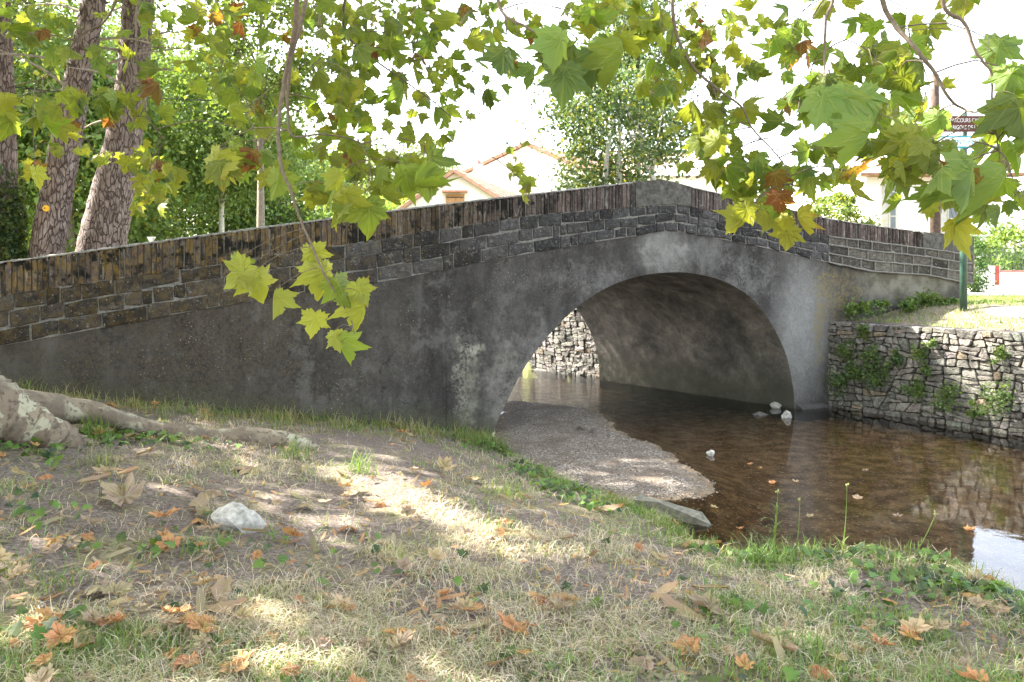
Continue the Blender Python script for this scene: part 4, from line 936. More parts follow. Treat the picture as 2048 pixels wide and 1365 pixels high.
# ------------------------------------------------------------------ houses
def house(name, label, gx0, gx1, Y, eave_z, ridge_z, depth, ridge_off=.5, skew=(0, 0), overhang=.3, z0=-.6, hip=False, yaw=0):
    """gable towards the camera between X gx0..gx1 at distance Y; ridge runs back with the skew"""
    t = thing(name, label, 'house', ((gx0 + gx1) / 2, Y, z0))
    rx = gx0 + (gx1 - gx0) * ridge_off; S = np.array([skew[0], depth]);
    fr = [(gx0, z0), (gx1, z0), (gx1, eave_z), (rx, ridge_z), (gx0, eave_z)]
    V = [[x, Y, z] for x, z in fr] + [[x + S[0], Y + S[1], z] for x, z in fr]
    part('wall', V, [[0, 1, 2, 3, 4], [9, 8, 7, 6, 5], [0, 5, 6, 1], [1, 6, 7, 2], [4, 9, 5, 0], [2, 7, 8, 3], [3, 8, 9, 4]], M['white_wall'], t)
    mb = MB()
    for side in (-1, 1):
        ex = gx0 if side < 0 else gx1; d = np.array([ex - rx, eave_z - ridge_z]); L = np.linalg.norm(d); d /= L; L += overhang
        nrow = max(4, int(L / .33)); ncol = int((depth + 2 * overhang) / .25)
        n2 = np.array([-d[1], d[0]]) * (1 if side > 0 else -1)
        if n2[1] < 0: n2 = -n2
        # corrugated tile surface: columns run down the slope
        us = np.linspace(0, L, nrow + 1); vs = np.linspace(-overhang, depth + overhang, ncol * 4 + 1)
        for r_ in range(nrow):
            VV = []
            for e, lift in ((us[r_], .035), (min(us[r_ + 1] + .03, L), .06)):
                hgt = .05 + lift + .035 * np.abs(np.sin(vs / .25 * math.pi))
                x = rx + d[0] * e + n2[0] * hgt; z = ridge_z + d[1] * e + n2[1] * hgt
                VV.append(np.stack([x + S[0] * vs / depth, Y + vs, z], 1))
            VV = np.concatenate(VV); m = len(vs); Fq = np.array([[i, i + 1, m + i + 1, m + i] for i in range(m - 1)])
            shade = np.repeat(rng.uniform(.75, 1.2, ncol + 1), 4)[:m]; c = np.array([.48, .28, .20]) * np.tile(shade, 2)[:, None]
            mb.add(VV, Fq, c)
        # verge slab
        for vv in (-overhang, depth + overhang - .02):
            p = []
            for e in (0, L):
                for h in (-.02, .10):
                    p.append([rx + d[0] * e + n2[0] * h + S[0] * vv / depth, Y + vv, ridge_z + d[1] * e + n2[1] * h])
            p = np.array(p); q = p + [0, .22, 0]; VV = np.vstack([p, q])
            mb.add(VV, np.array([[0, 1, 3, 2], [4, 6, 7, 5], [0, 4, 5, 1], [2, 3, 7, 6], [0, 2, 6, 4], [1, 5, 7, 3]]), (.50, .30, .2))
    mb.build('roof', M['tile'], t)
    return t
Y1 = 30; X = lambda px, Y: (px - 1024) / F * Y; Z = lambda py, Y: (HOR - py) / F * Y
h1 = house('gabled_house', 'small white gabled house with wooden shutters and tiled roof left of the hump', X(800, Y1), X(1040, Y1), Y1, Z(425, Y1), Z(345, Y1), 9, .465, (2.2, 0), .25)
wt = MB(); xa, xb, za, zb = X(892, Y1), X(929, Y1), Z(432, Y1), Z(389, Y1)
for a, b in ((xa, (xa + xb) / 2 - .01), ((xa + xb) / 2 + .01, xb)):
    V, Fq = box(a, b, Y1 - .06, Y1 - .02, za, zb); part('shutter', V, Fq, M['wood'], h1)
for z in (zb - .12, za + .12):
    V, Fq = box(xa + .03, xb - .03, Y1 - .08, Y1 - .062, z - .015, z + .015); part('hinge', V, Fq, M['dark_metal'], h1)
V, Fq = box(xa - .12, xb + .12, Y1 - .35, Y1 - .01, zb + .05, zb + .11); part('canopy', V, Fq, M['tile'], h1, col=np.tile([.5, .25, .15], (8, 1)))
V, Fq = box(X(908, Y1) + .55, X(908, Y1) + .95, 33.5, 33.9, Z(350, 33), Z(325, 33)); part('chimney', V, Fq, M['white_wall'], h1)
V, Fs = tube([(X(908, Y1) + .75, 33.7, Z(325, 33)), (X(908, Y1) + .75, 33.7, Z(315, 33))], [.2, .02], 4); part('chimney_cap', V, Fs, M['tile'], h1, col=np.tile([.4, .12, .1], (len(V), 1)))
Y2 = 42
h2 = house('large_house', 'larger pale house with wide tiled gable behind the small gabled house', X(905, Y2), X(1215, Y2), Y2, Z(362, Y2), Z(290, Y2), 10, .49, (6, 0), .3)
Y3 = 36
h3 = thing('long_house', 'long cream house with low tiled roof behind the right side of the hump', 'house', (X(1320, Y3), Y3, -.6))
x0, x1 = X(1225, Y3), X(1470, Y3); ze = Z(352, Y3)
V, Fq = box(x0, x1, Y3, Y3 + 6, -.6, ze); part('wall', V, Fq, M['white_wall'], h3)
mb = MB(); e0 = (x0 - .4, Y3 - .5); nrow = 12; vs = np.linspace(x0 - .4, x1 + .4, 25 * 4 + 1)
for r_ in range(nrow):
    VV = []
    for e, l_ in ((r_, .06), (r_ + 1.06, .03)):
        yy = Y3 - .55 + e * .3; zz = ze - .02 + e * .13 + l_ + .03 * np.abs(np.sin(np.arange(len(vs)) / 4 * math.pi)); VV.append(np.stack([vs - r_ * .0, np.full(len(vs), yy), zz], 1))
    m = len(vs); mb.add(np.concatenate(VV), np.array([[i, i + 1, m + i + 1, m + i] for i in range(m - 1)]), np.array([.48, .28, .2]) * rng.uniform(.9, 1.1))
mb.build('roof', M['tile'], h3)
mb = MB()
for x in np.arange(x0 - .3, x1 + .3, .45): V, Fq = box(x, x + .1, Y3 - .5, Y3 - .005, ze - .12, ze - .02); part('rafter', V, Fq, M['pole_wood'], h3)
V, Fq = box(X(1238, Y3), X(1262, Y3), Y3 - .06, Y3 - .01, Z(380, Y3), Z(360, Y3)); part('shutter', V, Fq, M['wood'], h3)
Y4 = 22
h4 = thing('white_house', 'white rendered house with tall grey shuttered windows behind the right parapet', 'house', (X(1850, Y4), Y4, -.6))
x0, x1 = X(1733, Y4), X(2010, Y4); ze = Z(352, Y4)
V, Fq = box(x0, x1, Y4, Y4 + 8, -.6, ze); part('wall', V, Fq, M['white_wall'], h4)
mb = MB(); nrow = 10; vs = np.linspace(x0 - .35, x1 + .35, 18 * 4 + 1)
for r_ in range(nrow):
    VV = []
    for e, l_ in ((r_, .06), (r_ + 1.06, .03)):
        yy = Y4 - .45 + e * .4; zz = ze + .02 + e * .13 + l_ + .03 * np.abs(np.sin(np.arange(len(vs)) / 4 * math.pi)); VV.append(np.stack([vs, np.full(len(vs), yy), zz], 1))
    m = len(vs); mb.add(np.concatenate(VV), np.array([[i, i + 1, m + i + 1, m + i] for i in range(m - 1)]), np.array([.42, .26, .18]) * rng.uniform(.9, 1.1))
V, Fq = box(x0 - .35, x1 + .35, Y4 - .45, Y4 - .003, ze - .04, ze + .03); mb.add(V, Fq, (.3, .17, .1))
mb.build('roof', M['tile'], h4)
for xa, xb, ya, yb in ((1764, 1792, 372, 470), (1880, 1916, 372, 478)):
    fr = MB(); xa, xb, za, zb = X(xa, Y4), X(xb, Y4), Z(yb, Y4), Z(ya, Y4)
    V, Fq = box(xa, xb, Y4 - .05, Y4 - .01, za, zb); wd = part('window', V, Fq, M['wood_grey'], h4)
    V, Fq = box((xa + xb) / 2 - .02, xb - .04, Y4 - .058, Y4 - .052, za + .05, zb - .05); part('pane', V, Fq, M['glass'], wd)
    for k_ in range(4):
        z = za + (zb - za) * (k_ + .5) / 4; V, Fq = box((xa + xb) / 2 - .02, xb - .04, Y4 - .072, Y4 - .06, z - .02, z + .02); fr.add(V, Fq)
    V, Fq = box(xa + .17, xa + .19, Y4 - .09, Y4 - .052, za, zb); fr.add(V, Fq)
    fr.build('frame', M['wood_grey'], wd)
# drain/utility pole
t = thing('utility_pole', 'old wooden utility pole in front of the white house', 'pole', gp(1871, 18.5, -.6))
V, Fs = tube([at(1871, 600, 18.5), at(1870, 300, 18.5), at(1869.5, 230, 18.5), at(1869, 150, 18.5)], [.12, .11, .10, .095], 14); part('pole', V, Fs, M['pole_wood'], t, smooth=True)
V, Fs = tube([at(1862, 178, 18.35), at(1862, 158, 18.35)], .05, 10); part('insulator', V, Fs, M['white_paint'], t)

# ------------------------------------------------------------------ fence at the right edge, road
Yf = 18.8
t = thing('garden_wall', 'low white garden wall with red brick trim and green mesh at the right edge', 'wall', gp(2030, Yf, -.55))
V, Fq = box(X(1962, Yf), X(2200, Yf), Yf, Yf + .2, -.6, Z(545, Yf)); part('wall', V, Fq, M['white_wall'], t)
V, Fq = box(X(1962, Yf), X(2000, Yf), Yf - .004, Yf + .22, Z(545, Yf), Z(532, Yf)); part('raised_wall', V, Fq, M['white_wall'], t)
V, Fq = box(X(1990, Yf), X(1998, Yf), Yf - .02, Yf - .006, Z(570, Yf), Z(532, Yf)); part('brick_trim', V, Fq, M['tile'], t, col=np.tile([.4, .1, .07], (8, 1)))
V, Fq = box(X(2000, Yf), X(2200, Yf), Yf - .03, Yf + .22, Z(545, Yf) + .002, Z(545, Yf) + .05); part('coping', V, Fq, M['tile'], t, col=np.tile([.5, .26, .2], (8, 1)))
mb = MB()
for x in np.arange(X(1962, Yf), X(2190, Yf), .07): V, Fs = tube([(x, Yf + .1, Z(540, Yf)), (x, Yf + .1, Z(497, Yf))], .004, 4, cap=False); mb.add(V, Fs)
for z in np.arange(Z(540, Yf), Z(495, Yf), .07): V, Fs = tube([(X(1962, Yf), Yf + .1, z), (X(2190, Yf), Yf + .1, z)], .004, 4, cap=False); mb.add(V, Fs)
mb.build('mesh', M['green_paint'], t)
t = thing('gate_pillar', 'pale square gate pillar beside the garden wall', 'pillar', gp(1954, 17.8, -.6))
V, Fq = box(X(1946, 17.8), X(1962, 17.8), 17.8, 18.0, -.6, Z(516, 17.8)); part('shaft', V, Fq, M['white_wall'], t)
V, Fq = box(X(1944, 17.8), X(1964, 17.8), 17.78, 18.02, Z(516, 17.8) + .002, Z(513, 17.8)); part('cap', V, Fq, M['white_wall'], t)
V, Fq = grid_mesh(np.linspace(7.2, 40, 12), np.linspace(14.6, 18.5, 5), lambda x, y: x * 0 - .475); g = part('road', V, Fq, M['asphalt'], loc=(7, 15, -.475)); tagp(g, 'pale sunlit lane beyond the right bank', kind='structure')

# ------------------------------------------------------------------ sign post
Ys = 11.1; sp = at(1927, 612, Ys)
t = thing('signpost', 'dark green signpost on the right bank carrying brown and white direction signs', 'signpost', sp)
V, Fs = tube([at(1927, 622, Ys), at(1927, 500, Ys), at(1927, 300, Ys), at(1927, 226, Ys)], .047, 18); part('pole', V, Fs, M['green_paint'], t, smooth=True)
def board(x0, x1, y0, y1, mat, name='sign_board', y=None):
    yy = Ys - .07 if y is None else y; V, Fq = box(X(x0, Ys), X(x1, Ys), yy, yy + .015, Z(y1, Ys), Z(y0, Ys)); return part(name, V, Fq, mat, t)
def lettering(s, cx, cy, h, wid, mat, parent):
    cu = bpy.data.curves.new('lettering', 'FONT'); cu.body = s; cu.align_x = 'CENTER'; cu.align_y = 'CENTER'; cu.size = 1; cu.extrude = .0
    tmp = bpy.data.objects.new('tmp', cu); COL.objects.link(tmp); bpy.context.view_layer.update()
    dg = bpy.context.evaluated_depsgraph_get(); me = bpy.data.meshes.new_from_object(tmp.evaluated_get(dg)); bpy.data.objects.remove(tmp)
    co_ = np.array([v.co for v in me.vertices]); w0 = np.ptp(co_[:, 0]); h0 = np.ptp(co_[:, 1]); cxx = (co_[:, 0].max() + co_[:, 0].min()) / 2; cyy = (co_[:, 1].max() + co_[:, 1].min()) / 2
    V = np.stack([X(cx, Ys) + (co_[:, 0] - cxx) / w0 * wid / F * Ys, np.full(len(co_), Ys - .076), Z(cy, Ys) + (co_[:, 1] - cyy) / h0 * h / F * Ys], 1)
    o = part('lettering', V, [list(p.vertices) for p in me.polygons], mat, parent); return o
b1 = board(1866, 1990, 234, 266, M['brown_sign']); lettering('PARCOURS CANAL', 1929, 243, 8, 70, M['white_paint'], b1); lettering('LA RIGOLE DE LA PLAINE', 1934, 257, 8, 92, M['white_paint'], b1)
b2 = board(1864, 1992, 274, 298, M['teal_paint']); 
V, Fq = box(X(1868, Ys), X(1988, Ys), Ys - .0745, Ys - .0705, Z(295, Ys), Z(277, Ys)); b2b = part('sign_face', V, Fq, M['white_paint'], b2)
lettering('SAINT-FERREOL', 1936, 286, 9, 92, M['teal_paint'], b2)
b3 = board(1938, 1950, 303, 327, M['teal_paint'])
# yield sign seen from behind
Yy = 17.5
t = thing('yield_sign', 'grey back of a triangular yield sign showing above the left parapet', 'road sign', at(302, 560, Yy))
a, b, c = at(293, 474, Yy), at(312, 474, Yy), at(302.5, 490, Yy); V = np.array([a, b, c, a + [0, .01, 0], b + [0, .01, 0], c + [0, .01, 0]])
part('sign_plate', V, [[0, 2, 1], [3, 4, 5], [0, 1, 4, 3], [1, 2, 5, 4], [2, 0, 3, 5]], M['sign_back'], t)
V, Fs = tube([at(302.5, 600, Yy - .03), at(302.5, 476, Yy - .03)], .025, 8); part('post', V, Fs, M['sign_back'], t)
# overhead cable
P = spline([at(-200, 158, 12), at(0, 172, 13), at(170, 190, 14), at(335, 198, 16), at(540, 205, 18), at(690, 207, 20), at(800, 206, 22), at(960, 202, 25), at(1230, 188, 30), at(1500, 150, 36)], 60)
V, Fs = tube(P, np.linspace(.011, .014, 60), 5); c = part('overhead_cable', V, Fs, M['dark_metal'], None); tagp(c, 'black overhead cable sagging across the sky behind the leaves', 'cable')

# ------------------------------------------------------------------ stones, slab
def rock(name, label, c, size, mat, seed, group=None, cat='stone', flat=.7, parent=None):
    import bmesh
    r = np.random.default_rng(seed); bm = bmesh.new(); bmesh.ops.create_icosphere(bm, subdivisions=3, radius=1)
    V = np.array([v.co for v in bm.verts]); Fs = np.array([[v.index for v in f.verts] for f in bm.faces]); bm.free()
    for _ in range(8):                                            # facet cuts
        n_ = r.normal(size=3); n_ /= np.linalg.norm(n_); d_ = r.uniform(.42, .78); k = V @ n_; V -= np.maximum(k - d_, 0)[:, None] * n_
    V += .05 * np.stack([vnoise(V[:, 0] + 9, V[:, 1] + V[:, 2] * 1.7, 2.6, s) for s in (1, 2, 3)], 1) + r.normal(size=V.shape) * .02
    V = V * np.array(size) * .5 / .8; V[:, 2] *= 1; V += np.array(c)
    o = part(name, V, Fs, mat, None, loc=(c[0], c[1], V[:, 2].min())); return tagp(o, label, cat, group)
p = at(473, 1055, 4.5); rock('stone', 'pale chalky rock lying on the bank in the lower left', (p[0], 4.5, zground(p[0], 4.5) + .03), (.26, .19, .19), M['white_stone'], 8)
for px, py, s, mt, lab in ((1553, 812, .16, 'grey_stone', 'angular grey stone in the water by the right foot of the arch'), (1572, 832, .15, 'white_stone', 'whitish wedge shaped stone just below the arch foot'), (1520, 826, .22, 'dark_stone', 'flat dark rubble beside the angular stones at the arch foot'), (1421, 907, .09, 'white_stone', 'small white stone poking out mid stream'),
                           (1160, 866, .07, 'dark_stone', 'small black pebble on the gravel bar'), (1183, 872, .06, 'dark_stone', 'second, flatter dark pebble on the gravel bar'), (1222, 880, .03, 'white_stone', 'tiny pale pebble on the gravel bar')):
    Yq = -WATER * F / (py + 4 - HOR); p = at(px, py, Yq); h = s * (.8 if s < .2 else .25)
    zb = max(float(zbed(np.array([p[0]]), np.array([Yq]))[0]), WATER); rock('stone', lab, (p[0], Yq, zb + h * .25), (s, s * .7, h), M[mt], int(px))
a = at(1275, 996, 6.62); b = at(1420, 1053, 6.15); a[2] = -1.88; b[2] = -1.95
dv = (b - a) / np.linalg.norm(b - a); sd_ = np.cross(dv, [0, 0, 1]); V = []
for q, hw, ht in ((a, .05, .03), (a + dv * .25, .055, .045), (b - dv * .1, .06, .05), (b, .03, .02)):
    for sx, sz in ((-1, -1.6), (1, -1.6), (1, 1), (-1, 1)): V.append(q + sd_ * sx * hw + np.array([0, 0, sz * ht * .8 - .01]) + rng.normal(size=3) * .009)
Fq = [[k * 4 + j, k * 4 + (j + 1) % 4, k * 4 + 4 + (j + 1) % 4, k * 4 + 4 + j] for k in range(3) for j in range(4)]
o = part('stone_slab', V, [np.array(Fq), [0, 1, 2, 3][::-1], [12, 13, 14, 15]], M['plank'], None, loc=tuple(a)); tagp(o, 'long weathered stone slab edging the grass at the tip of the gravel bar', 'slab')
for px, py, s, sd0 in ((1278, 1072, .2, 1), (1312, 1052, .17, 2), (1270, 1052, .12, 3)):
    q = at(px, py, 5.75); zz = float(zground(np.array(q[0]), np.array(5.75))); rock('flat_stone', {1: 'broad flat grey stone nearest the waterline below the slab', 2: 'flat grey stone tucked against the slab', 3: 'smaller flat grey stone left of the other two by the slab'}[sd0], (q[0], 5.75, -1.87 + sd0*.004), (s, s * .8, .05), M['grey_stone'], sd0 + 10)

# ------------------------------------------------------------------ plants on the wall and banks
def clump(name, label, c, rad, n, leaf, colr, seed, cat='plant', out=(0, 0, 0), sq=(1, 1, 1), group=None):
    r = np.random.default_rng(seed); k = max(4, n // 25); C = r.normal(size=(k, 3)) * rad * .45 * np.array(sq)
    P = np.array(c) + C[r.integers(k, size=n)] + r.normal(size=(n, 3)) * rad * .22 + np.array(out) * rad * .3
    V, Fq, cc = rhomb_leaves(P, leaf, r, np.array(colr) * r.uniform(.6, 1.4, (n, 1)), up=.8); o = part(name, V, Fq, M['small_leaf'], None, col=cc, loc=tuple(c)); return tagp(o, label, cat, group)
RT = RWD / np.linalg.norm(RWD); RN = np.array([RT[1], -RT[0]]); RN = RN if RN @ np.array([-1, -1]) > 0 else -RN
WP = [(1735, 662, 15, 'small fern tuft under the top of the shaded wall corner'), (1755, 722, 34, 'bushy pellitory plant in the middle of the shaded wall'), (1802, 716, 16, 'small round plant right of the bushy one in the shade'), (1690, 757, 30, 'low dark plant nearest the arch foot'), (1722, 742, 24, 'dark plant between the bushy one and the arch foot'), (1772, 755, 26, 'leafy plant hanging below the bushy one'),
      (1850, 704, 18, 'bright plant at the edge of the sunlight on the wall'), (1873, 686, 10, 'tiny tuft high on the sunlit wall'), (1858, 742, 14, 'small plant on the shadow edge halfway down'), (1838, 780, 26, 'grey green plant low on the shadow edge'), (1905, 792, 32, 'large sunlit plant low on the wall'), (2010, 800, 38, 'largest sunlit plant at the right edge of the wall'), (2008, 706, 16, 'small plant high at the right end of the wall'), (1955, 815, 14, 'small tuft between the two largest plants'), (1700, 700, 22, 'thin dark plant high by the bridge corner')]
for i, (px, py, rp, lab) in enumerate(WP):
    u = (px - 1024) / F; tt = (u * RW0[1] - RW0[0]) / (RWD[0] - u * RWD[1]); q = RW0 + RWD * tt; zz = Z(py, q[1]); rad = rp / F * q[1]
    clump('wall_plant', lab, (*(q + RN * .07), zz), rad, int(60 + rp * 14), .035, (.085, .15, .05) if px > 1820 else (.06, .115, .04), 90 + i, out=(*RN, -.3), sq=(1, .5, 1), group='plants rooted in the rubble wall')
BP = [(1720, 618, 28, 11.35, 'low green weeds at the foot of the wing wall by the corner'), (1820, 612, 18, 11.55, 'green weeds at the foot of the wing wall'), (1855, 598, 24, 11.6, 'taller rosette weed against the wing wall left of the signpost'), (1898, 604, 14, 11.5, 'little weed just left of the signpost'), (1765, 608, 12, 11.5, 'tiny weed at the foot of the wing wall')]
for i, (px, py, rp, Yb, lab) in enumerate(BP):
    rad = rp / F * Yb; clump('weed', lab, at(px, py, Yb), rad, int(100 + rp * 12), .045, (.08, .15, .04), 120 + i, sq=(1.3, .8, .45), group='weeds along the foot of the right wing wall')

# ------------------------------------------------------------------ grass
def blades(P, L, W, col, r, lean=.8, flat=None):
    n = len(P); a = r.uniform(0, 2 * math.pi, n); d = np.stack([np.cos(a), np.sin(a)], 1); ln = r.uniform(.1, 1, n) * lean if flat is None else flat
    side = np.stack([-d[:, 1], d[:, 0], np.zeros(n)], 1) * (W / 2)[:, None]; V = []
    for f, wf in ((0, 1), (.35, .9), (.7, .6), (1, .05)):
        h = L * f * np.cos(ln * f * 1.2); o = L * f * np.sin(ln * f * 1.2 + .1 * ln)
        c = P + np.c_[d * o[:, None], h]; V += [c - side * wf, c + side * wf]
    V = np.stack(V, 1).reshape(-1, 3); k = np.arange(n) * 8
    Fq = np.concatenate([np.stack([k + 2 * i, k + 2 * i + 1, k + 2 * i + 3, k + 2 * i + 2], 1) for i in range(3)])
    return V, Fq, np.repeat(col, 8, 0)
r = np.random.default_rng(11)
def near_pts(n, r, ylo=2.0, yhi=9.6):
    # density falls with distance so that the picture is evenly covered
    Yv = 1 / (1 / ylo + (1 / yhi - 1 / ylo) * r.random(n)); u = r.uniform(-.70, .70, n); Xv = u * Yv
    sd, _ = sd_poly(Xv, Yv, STREAM); k = (sd < .10) & (front_dist(Xv, Yv) < -.02) & (Xv < 3.2); return Xv[k], Yv[k], sd[k]
def flattened(P, r, n):  # straw lying on the ground
    return r.uniform(1.25, 1.55, n)
Xv, Yv, sd = near_pts(125000, r); n = len(Xv); Zv = zground(Xv, Yv); pat = vnoise(Xv, Yv, 1.3, 6) * .6 + vnoise(Xv, Yv, 4, 7) * .4
P = np.stack([Xv, Yv, Zv + .002], 1)
green = (pat + .45 * sstep(-.9, 0, sd) + .22 * (Xv > -.3) - .04 + r.normal(size=n) * .36) > .22
bare = (vnoise(Xv, Yv, 1.7, 9) + .5 * vnoise(Xv, Yv, 5, 10) + (Xv < -.5) * .3) > .12; keep = ~(bare & (r.random(n) < .80 + .08 * (P[:, 0] < -.4))); P, green, sd = P[keep], green[keep], sd[keep]; n = len(P)
L = np.where(green, r.uniform(.025, .085, n), r.uniform(.03, .15, n)) * (1 + .5 * sstep(-.5, 0, sd)); Wd = np.where(green, r.uniform(.0018, .0036, n), r.uniform(.0012, .0026, n)) * (1 + .10 * P[:, 1])
straw = np.array([.58, .50, .40]) * r.uniform(.45, 1.3, (n, 1)) * (1 + r.normal(size=(n, 3)) * .05); gr = np.array([.15, .27, .08]) * r.uniform(.6, 1.4, (n, 1)); gr[:, 0] *= r.uniform(.8, 1.5, n)
col = np.where(green[:, None], gr, straw); lean = np.where(green, r.uniform(.2, 1.3, n), r.uniform(1.0, 1.5, n))
V, Fq, cc = blades(P, L, Wd, col, r, flat=lean); g = part('grass', V, Fq, M['grass'], None, col=cc, loc=(0, 0, -1.5)); tagp(g, 'thin dry and green grass covering the near bank', kind='stuff')
# taller grass: along the wall foot, water edge, tufts
Pt = []; Lt = []; Ct = []
def tuft(x, y, n, rad, L0, L1, colr, s=.25):
    p = np.stack([x + r.normal(size=n) * rad, y + r.normal(size=n) * rad, np.zeros(n)], 1); p[:, 2] = zground(p[:, 0], p[:, 1]); Pt.append(p); Lt.append(r.uniform(L0, L1, n)); Ct.append(np.array(colr) * r.uniform(.6, 1.4, (n, 1)))
for i in range(170):
    dd_ = r.uniform(DD[np.searchsorted(PXS, 60)], DD[np.searchsorted(PXS, 985)]); q = on_front(dd_) + NRM * abs(r.normal()) * .5 + NRM * .03; dry = r.random() < .6; hh_ = r.uniform(.07, .24)
    tuft(q[0], q[1], r.integers(8, 34), .07, .04, hh_, (.30, .27, .13) if dry else (.12, .19, .045))
GR = (.115, .20, .05)
for px, py, Yq, n_, rd, l0, l1, c_ in ((185, 815, 6.0, 150, .06, .1, .26, GR), (200, 950, 5.3, 90, .06, .06, .2, (.18, .2, .12)), (720, 940, 6.0, 70, .06, .1, .24, GR), (1020, 1000, 6.0, 160, .10, .05, .15, (.22, .28, .1)), (1540, 1130, 4.55, 260, .10, .08, .22, GR), (1460, 1240, 3.7, 160, .09, .05, .15, GR), (590, 920, 6.3, 80, .08, .08, .2, GR),
                                       (975, 890, 8.6, 200, .15, .08, .25, GR), (930, 880, 8.9, 150, .15, .06, .2, GR), (1290, 1020, 6.3, 300, .14, .03, .08, (.13, .24, .05)), (1230, 1000, 6.6, 250, .14, .03, .08, (.13, .24, .05)), (400, 1130, 4.0, 50, .05, .05, .12, GR), (1620, 1290, 3.2, 60, .05, .08, .16, GR), (1860, 1160, 4.2, 120, .15, .06, .16, (.26, .26, .12)), (110, 1220, 3.4, 60, .06, .04, .1, GR), (540, 1090, 4.3, 10, .02, .1, .2, GR), (200, 1040, 4.6, 6, .01, .1, .16, (.09, .16, .04)), (760, 1100, 4.2, 60, .06, .06, .13, (.3, .26, .18)),(1480, 1300, 3.1, 120, .2, .06, .15, GR),(1900,1300,3.1,120,.2,.06,.14,(.2,.22,.1)),(1050,880,9.0,150,.2,.03,.08,GR)):
    q = at(px, py, Yq); tuft(q[0], Yq, n_, rd, l0, l1, c_)
for i in range(60):                                               # fringe along the water's edge
    e = r.integers(1, 13); a = np.array(LEFT_EDGE[e]); b = np.array(LEFT_EDGE[e + 1]); q = a + (b - a) * r.random(); tuft(q[0] - .06, q[1] - .05, 26, .07, .05, .14, (.22, .24, .10) if r.random() < .4 else GR)
P = np.concatenate(Pt); L = np.concatenate(Lt); col = np.concatenate(Ct); n = len(P); sd, _ = sd_poly(P[:, 0], P[:, 1], STREAM); k = (sd < .14) & (front_dist(P[:, 0], P[:, 1]) < 0.02); P, L, col = P[k], L[k], col[k]; n = len(P)
V, Fq, cc = blades(P, L, r.uniform(.0022, .0045, n) * (1 + .1 * P[:, 1]), col, r, flat=r.uniform(.1, 1.1, n)); g = part('tall_grass', V, Fq, M['grass'], None, col=cc, loc=(0, 0, -1.5)); tagp(g, 'longer grass tufts along the wall foot and water edge', kind='stuff')
# right bank grass
n = 40000; Yv = r.uniform(8.6, 14.6, n); Xv = r.uniform(4.7, 11, n); sd, _ = sd_poly(Xv, Yv, STREAM); k = sd < -.05; k &= (Yv < 11.75 + np.clip(Xv - 4.6, 0, 3) * .14) | (Xv > 7.0); Xv, Yv = Xv[k], Yv[k]; k = (vnoise(Xv, Yv, 1.5, 3) + vnoise(Xv, Yv, 4, 4) * .5) > -.35 - .3 * (Yv > 11); Xv, Yv = Xv[k], Yv[k]; n = len(Xv)
P = np.stack([Xv, Yv, zground(Xv, Yv)], 1); col = np.where((r.random(n) < .75)[:, None], np.array([.13, .23, .05]), np.array([.33, .28, .16])) * r.uniform(.6, 1.3, (n, 1))
V, Fq, cc = blades(P, r.uniform(.03, .10, n), r.uniform(.004, .008, n), col, r, flat=r.uniform(.3, 1.3, n)); g = part('bank_grass', V, Fq, M['grass'], None, col=cc, loc=(6, 11, -.6)); tagp(g, 'short sunny grass on top of the right bank', kind='stuff')

# ivy and low round leaves on the near bank
IVY = np.array([(0, 0), (.3, -.12), (.5, .15), (.32, .35), (.42, .6), (.15, .68), (0, 1.0), (-.15, .68), (-.42, .6), (-.32, .35), (-.5, .15), (-.3, -.12)])
def flat_leaves(out2d, P, size, r, col, tilt=.5):
    n = len(P); m = len(out2d); yaw = r.uniform(0, 6.28, n); nr = np.stack([r.normal(size=n) * tilt, r.normal(size=n) * tilt - .25, np.ones(n)], 1); nr /= np.linalg.norm(nr, axis=1)[:, None]
    y = np.stack([np.cos(yaw), np.sin(yaw), np.zeros(n)], 1); y -= (y * nr).sum(1)[:, None] * nr; y /= np.linalg.norm(y, axis=1)[:, None]; x = np.cross(y, nr)
    O = np.vstack([out2d, [[0, .4]]]); zz = -.18 * np.abs(O[:, 0]); s = (size)[:, None, None]
    V = P[:, None] + s * (O[None, :, :1] * x[:, None] + O[None, :, 1:2] * y[:, None] + zz[None, :, None] * nr[:, None]); V = V.reshape(-1, 3)
    k = (np.arange(n) * (m + 1))[:, None]; tri = np.array([[i, (i + 1) % m, m] for i in range(m)]); Fq = (k[:, :, None] + tri[None]).reshape(-1, 3)
    return V, Fq, np.repeat(col, m + 1, 0)
Xi = []; 
for px, py, Yq, rx, ry, n_ in ((60, 855, 5.3, .35, .25, 60), (300, 850, 6.15, .45, .22, 110), (150, 840, 5.8, .3, .15, 50), (60, 1060, 4.2, .25, .12, 22), (330, 1110, 3.95, .25, .15, 24), (70, 1270, 2.9, .2, .12, 20), (1000, 905, 8.3, .25, .3, 90), (1060, 960, 7.2, .2, .35, 110), (1130, 985, 6.6, .22, .25, 90), (1180, 1030, 6.0, .2, .2, 50), (1750, 1130, 4.45, .45, .2, 90), (1900, 1150, 4.1, .3, .2, 90), (1960, 1165, 3.95, .15, .12, 60), (2020, 1180, 3.85, .12, .1, 45), (2045, 1195, 3.7, .12, .12, 40), (1790, 1200, 3.95, .35, .15, 50), (1700, 1105, 4.65, .35, .08, 60), (1500, 1110, 4.7, .3, .08, 30), (1850, 1105, 4.5, .2, .08, 45), (1100, 1340, 3.0, .3, .1, 14), (600, 1150, 3.9, 1.2, .6, 50), (1600, 1220, 3.6, .8, .4, 50), (1560, 1350, 2.9, .3, .1, 12)):
    q = at(px, py, Yq); Xi.append(np.stack([q[0] + r.normal(size=n_) * rx * .6, Yq + r.normal(size=n_) * ry * .6], 1))
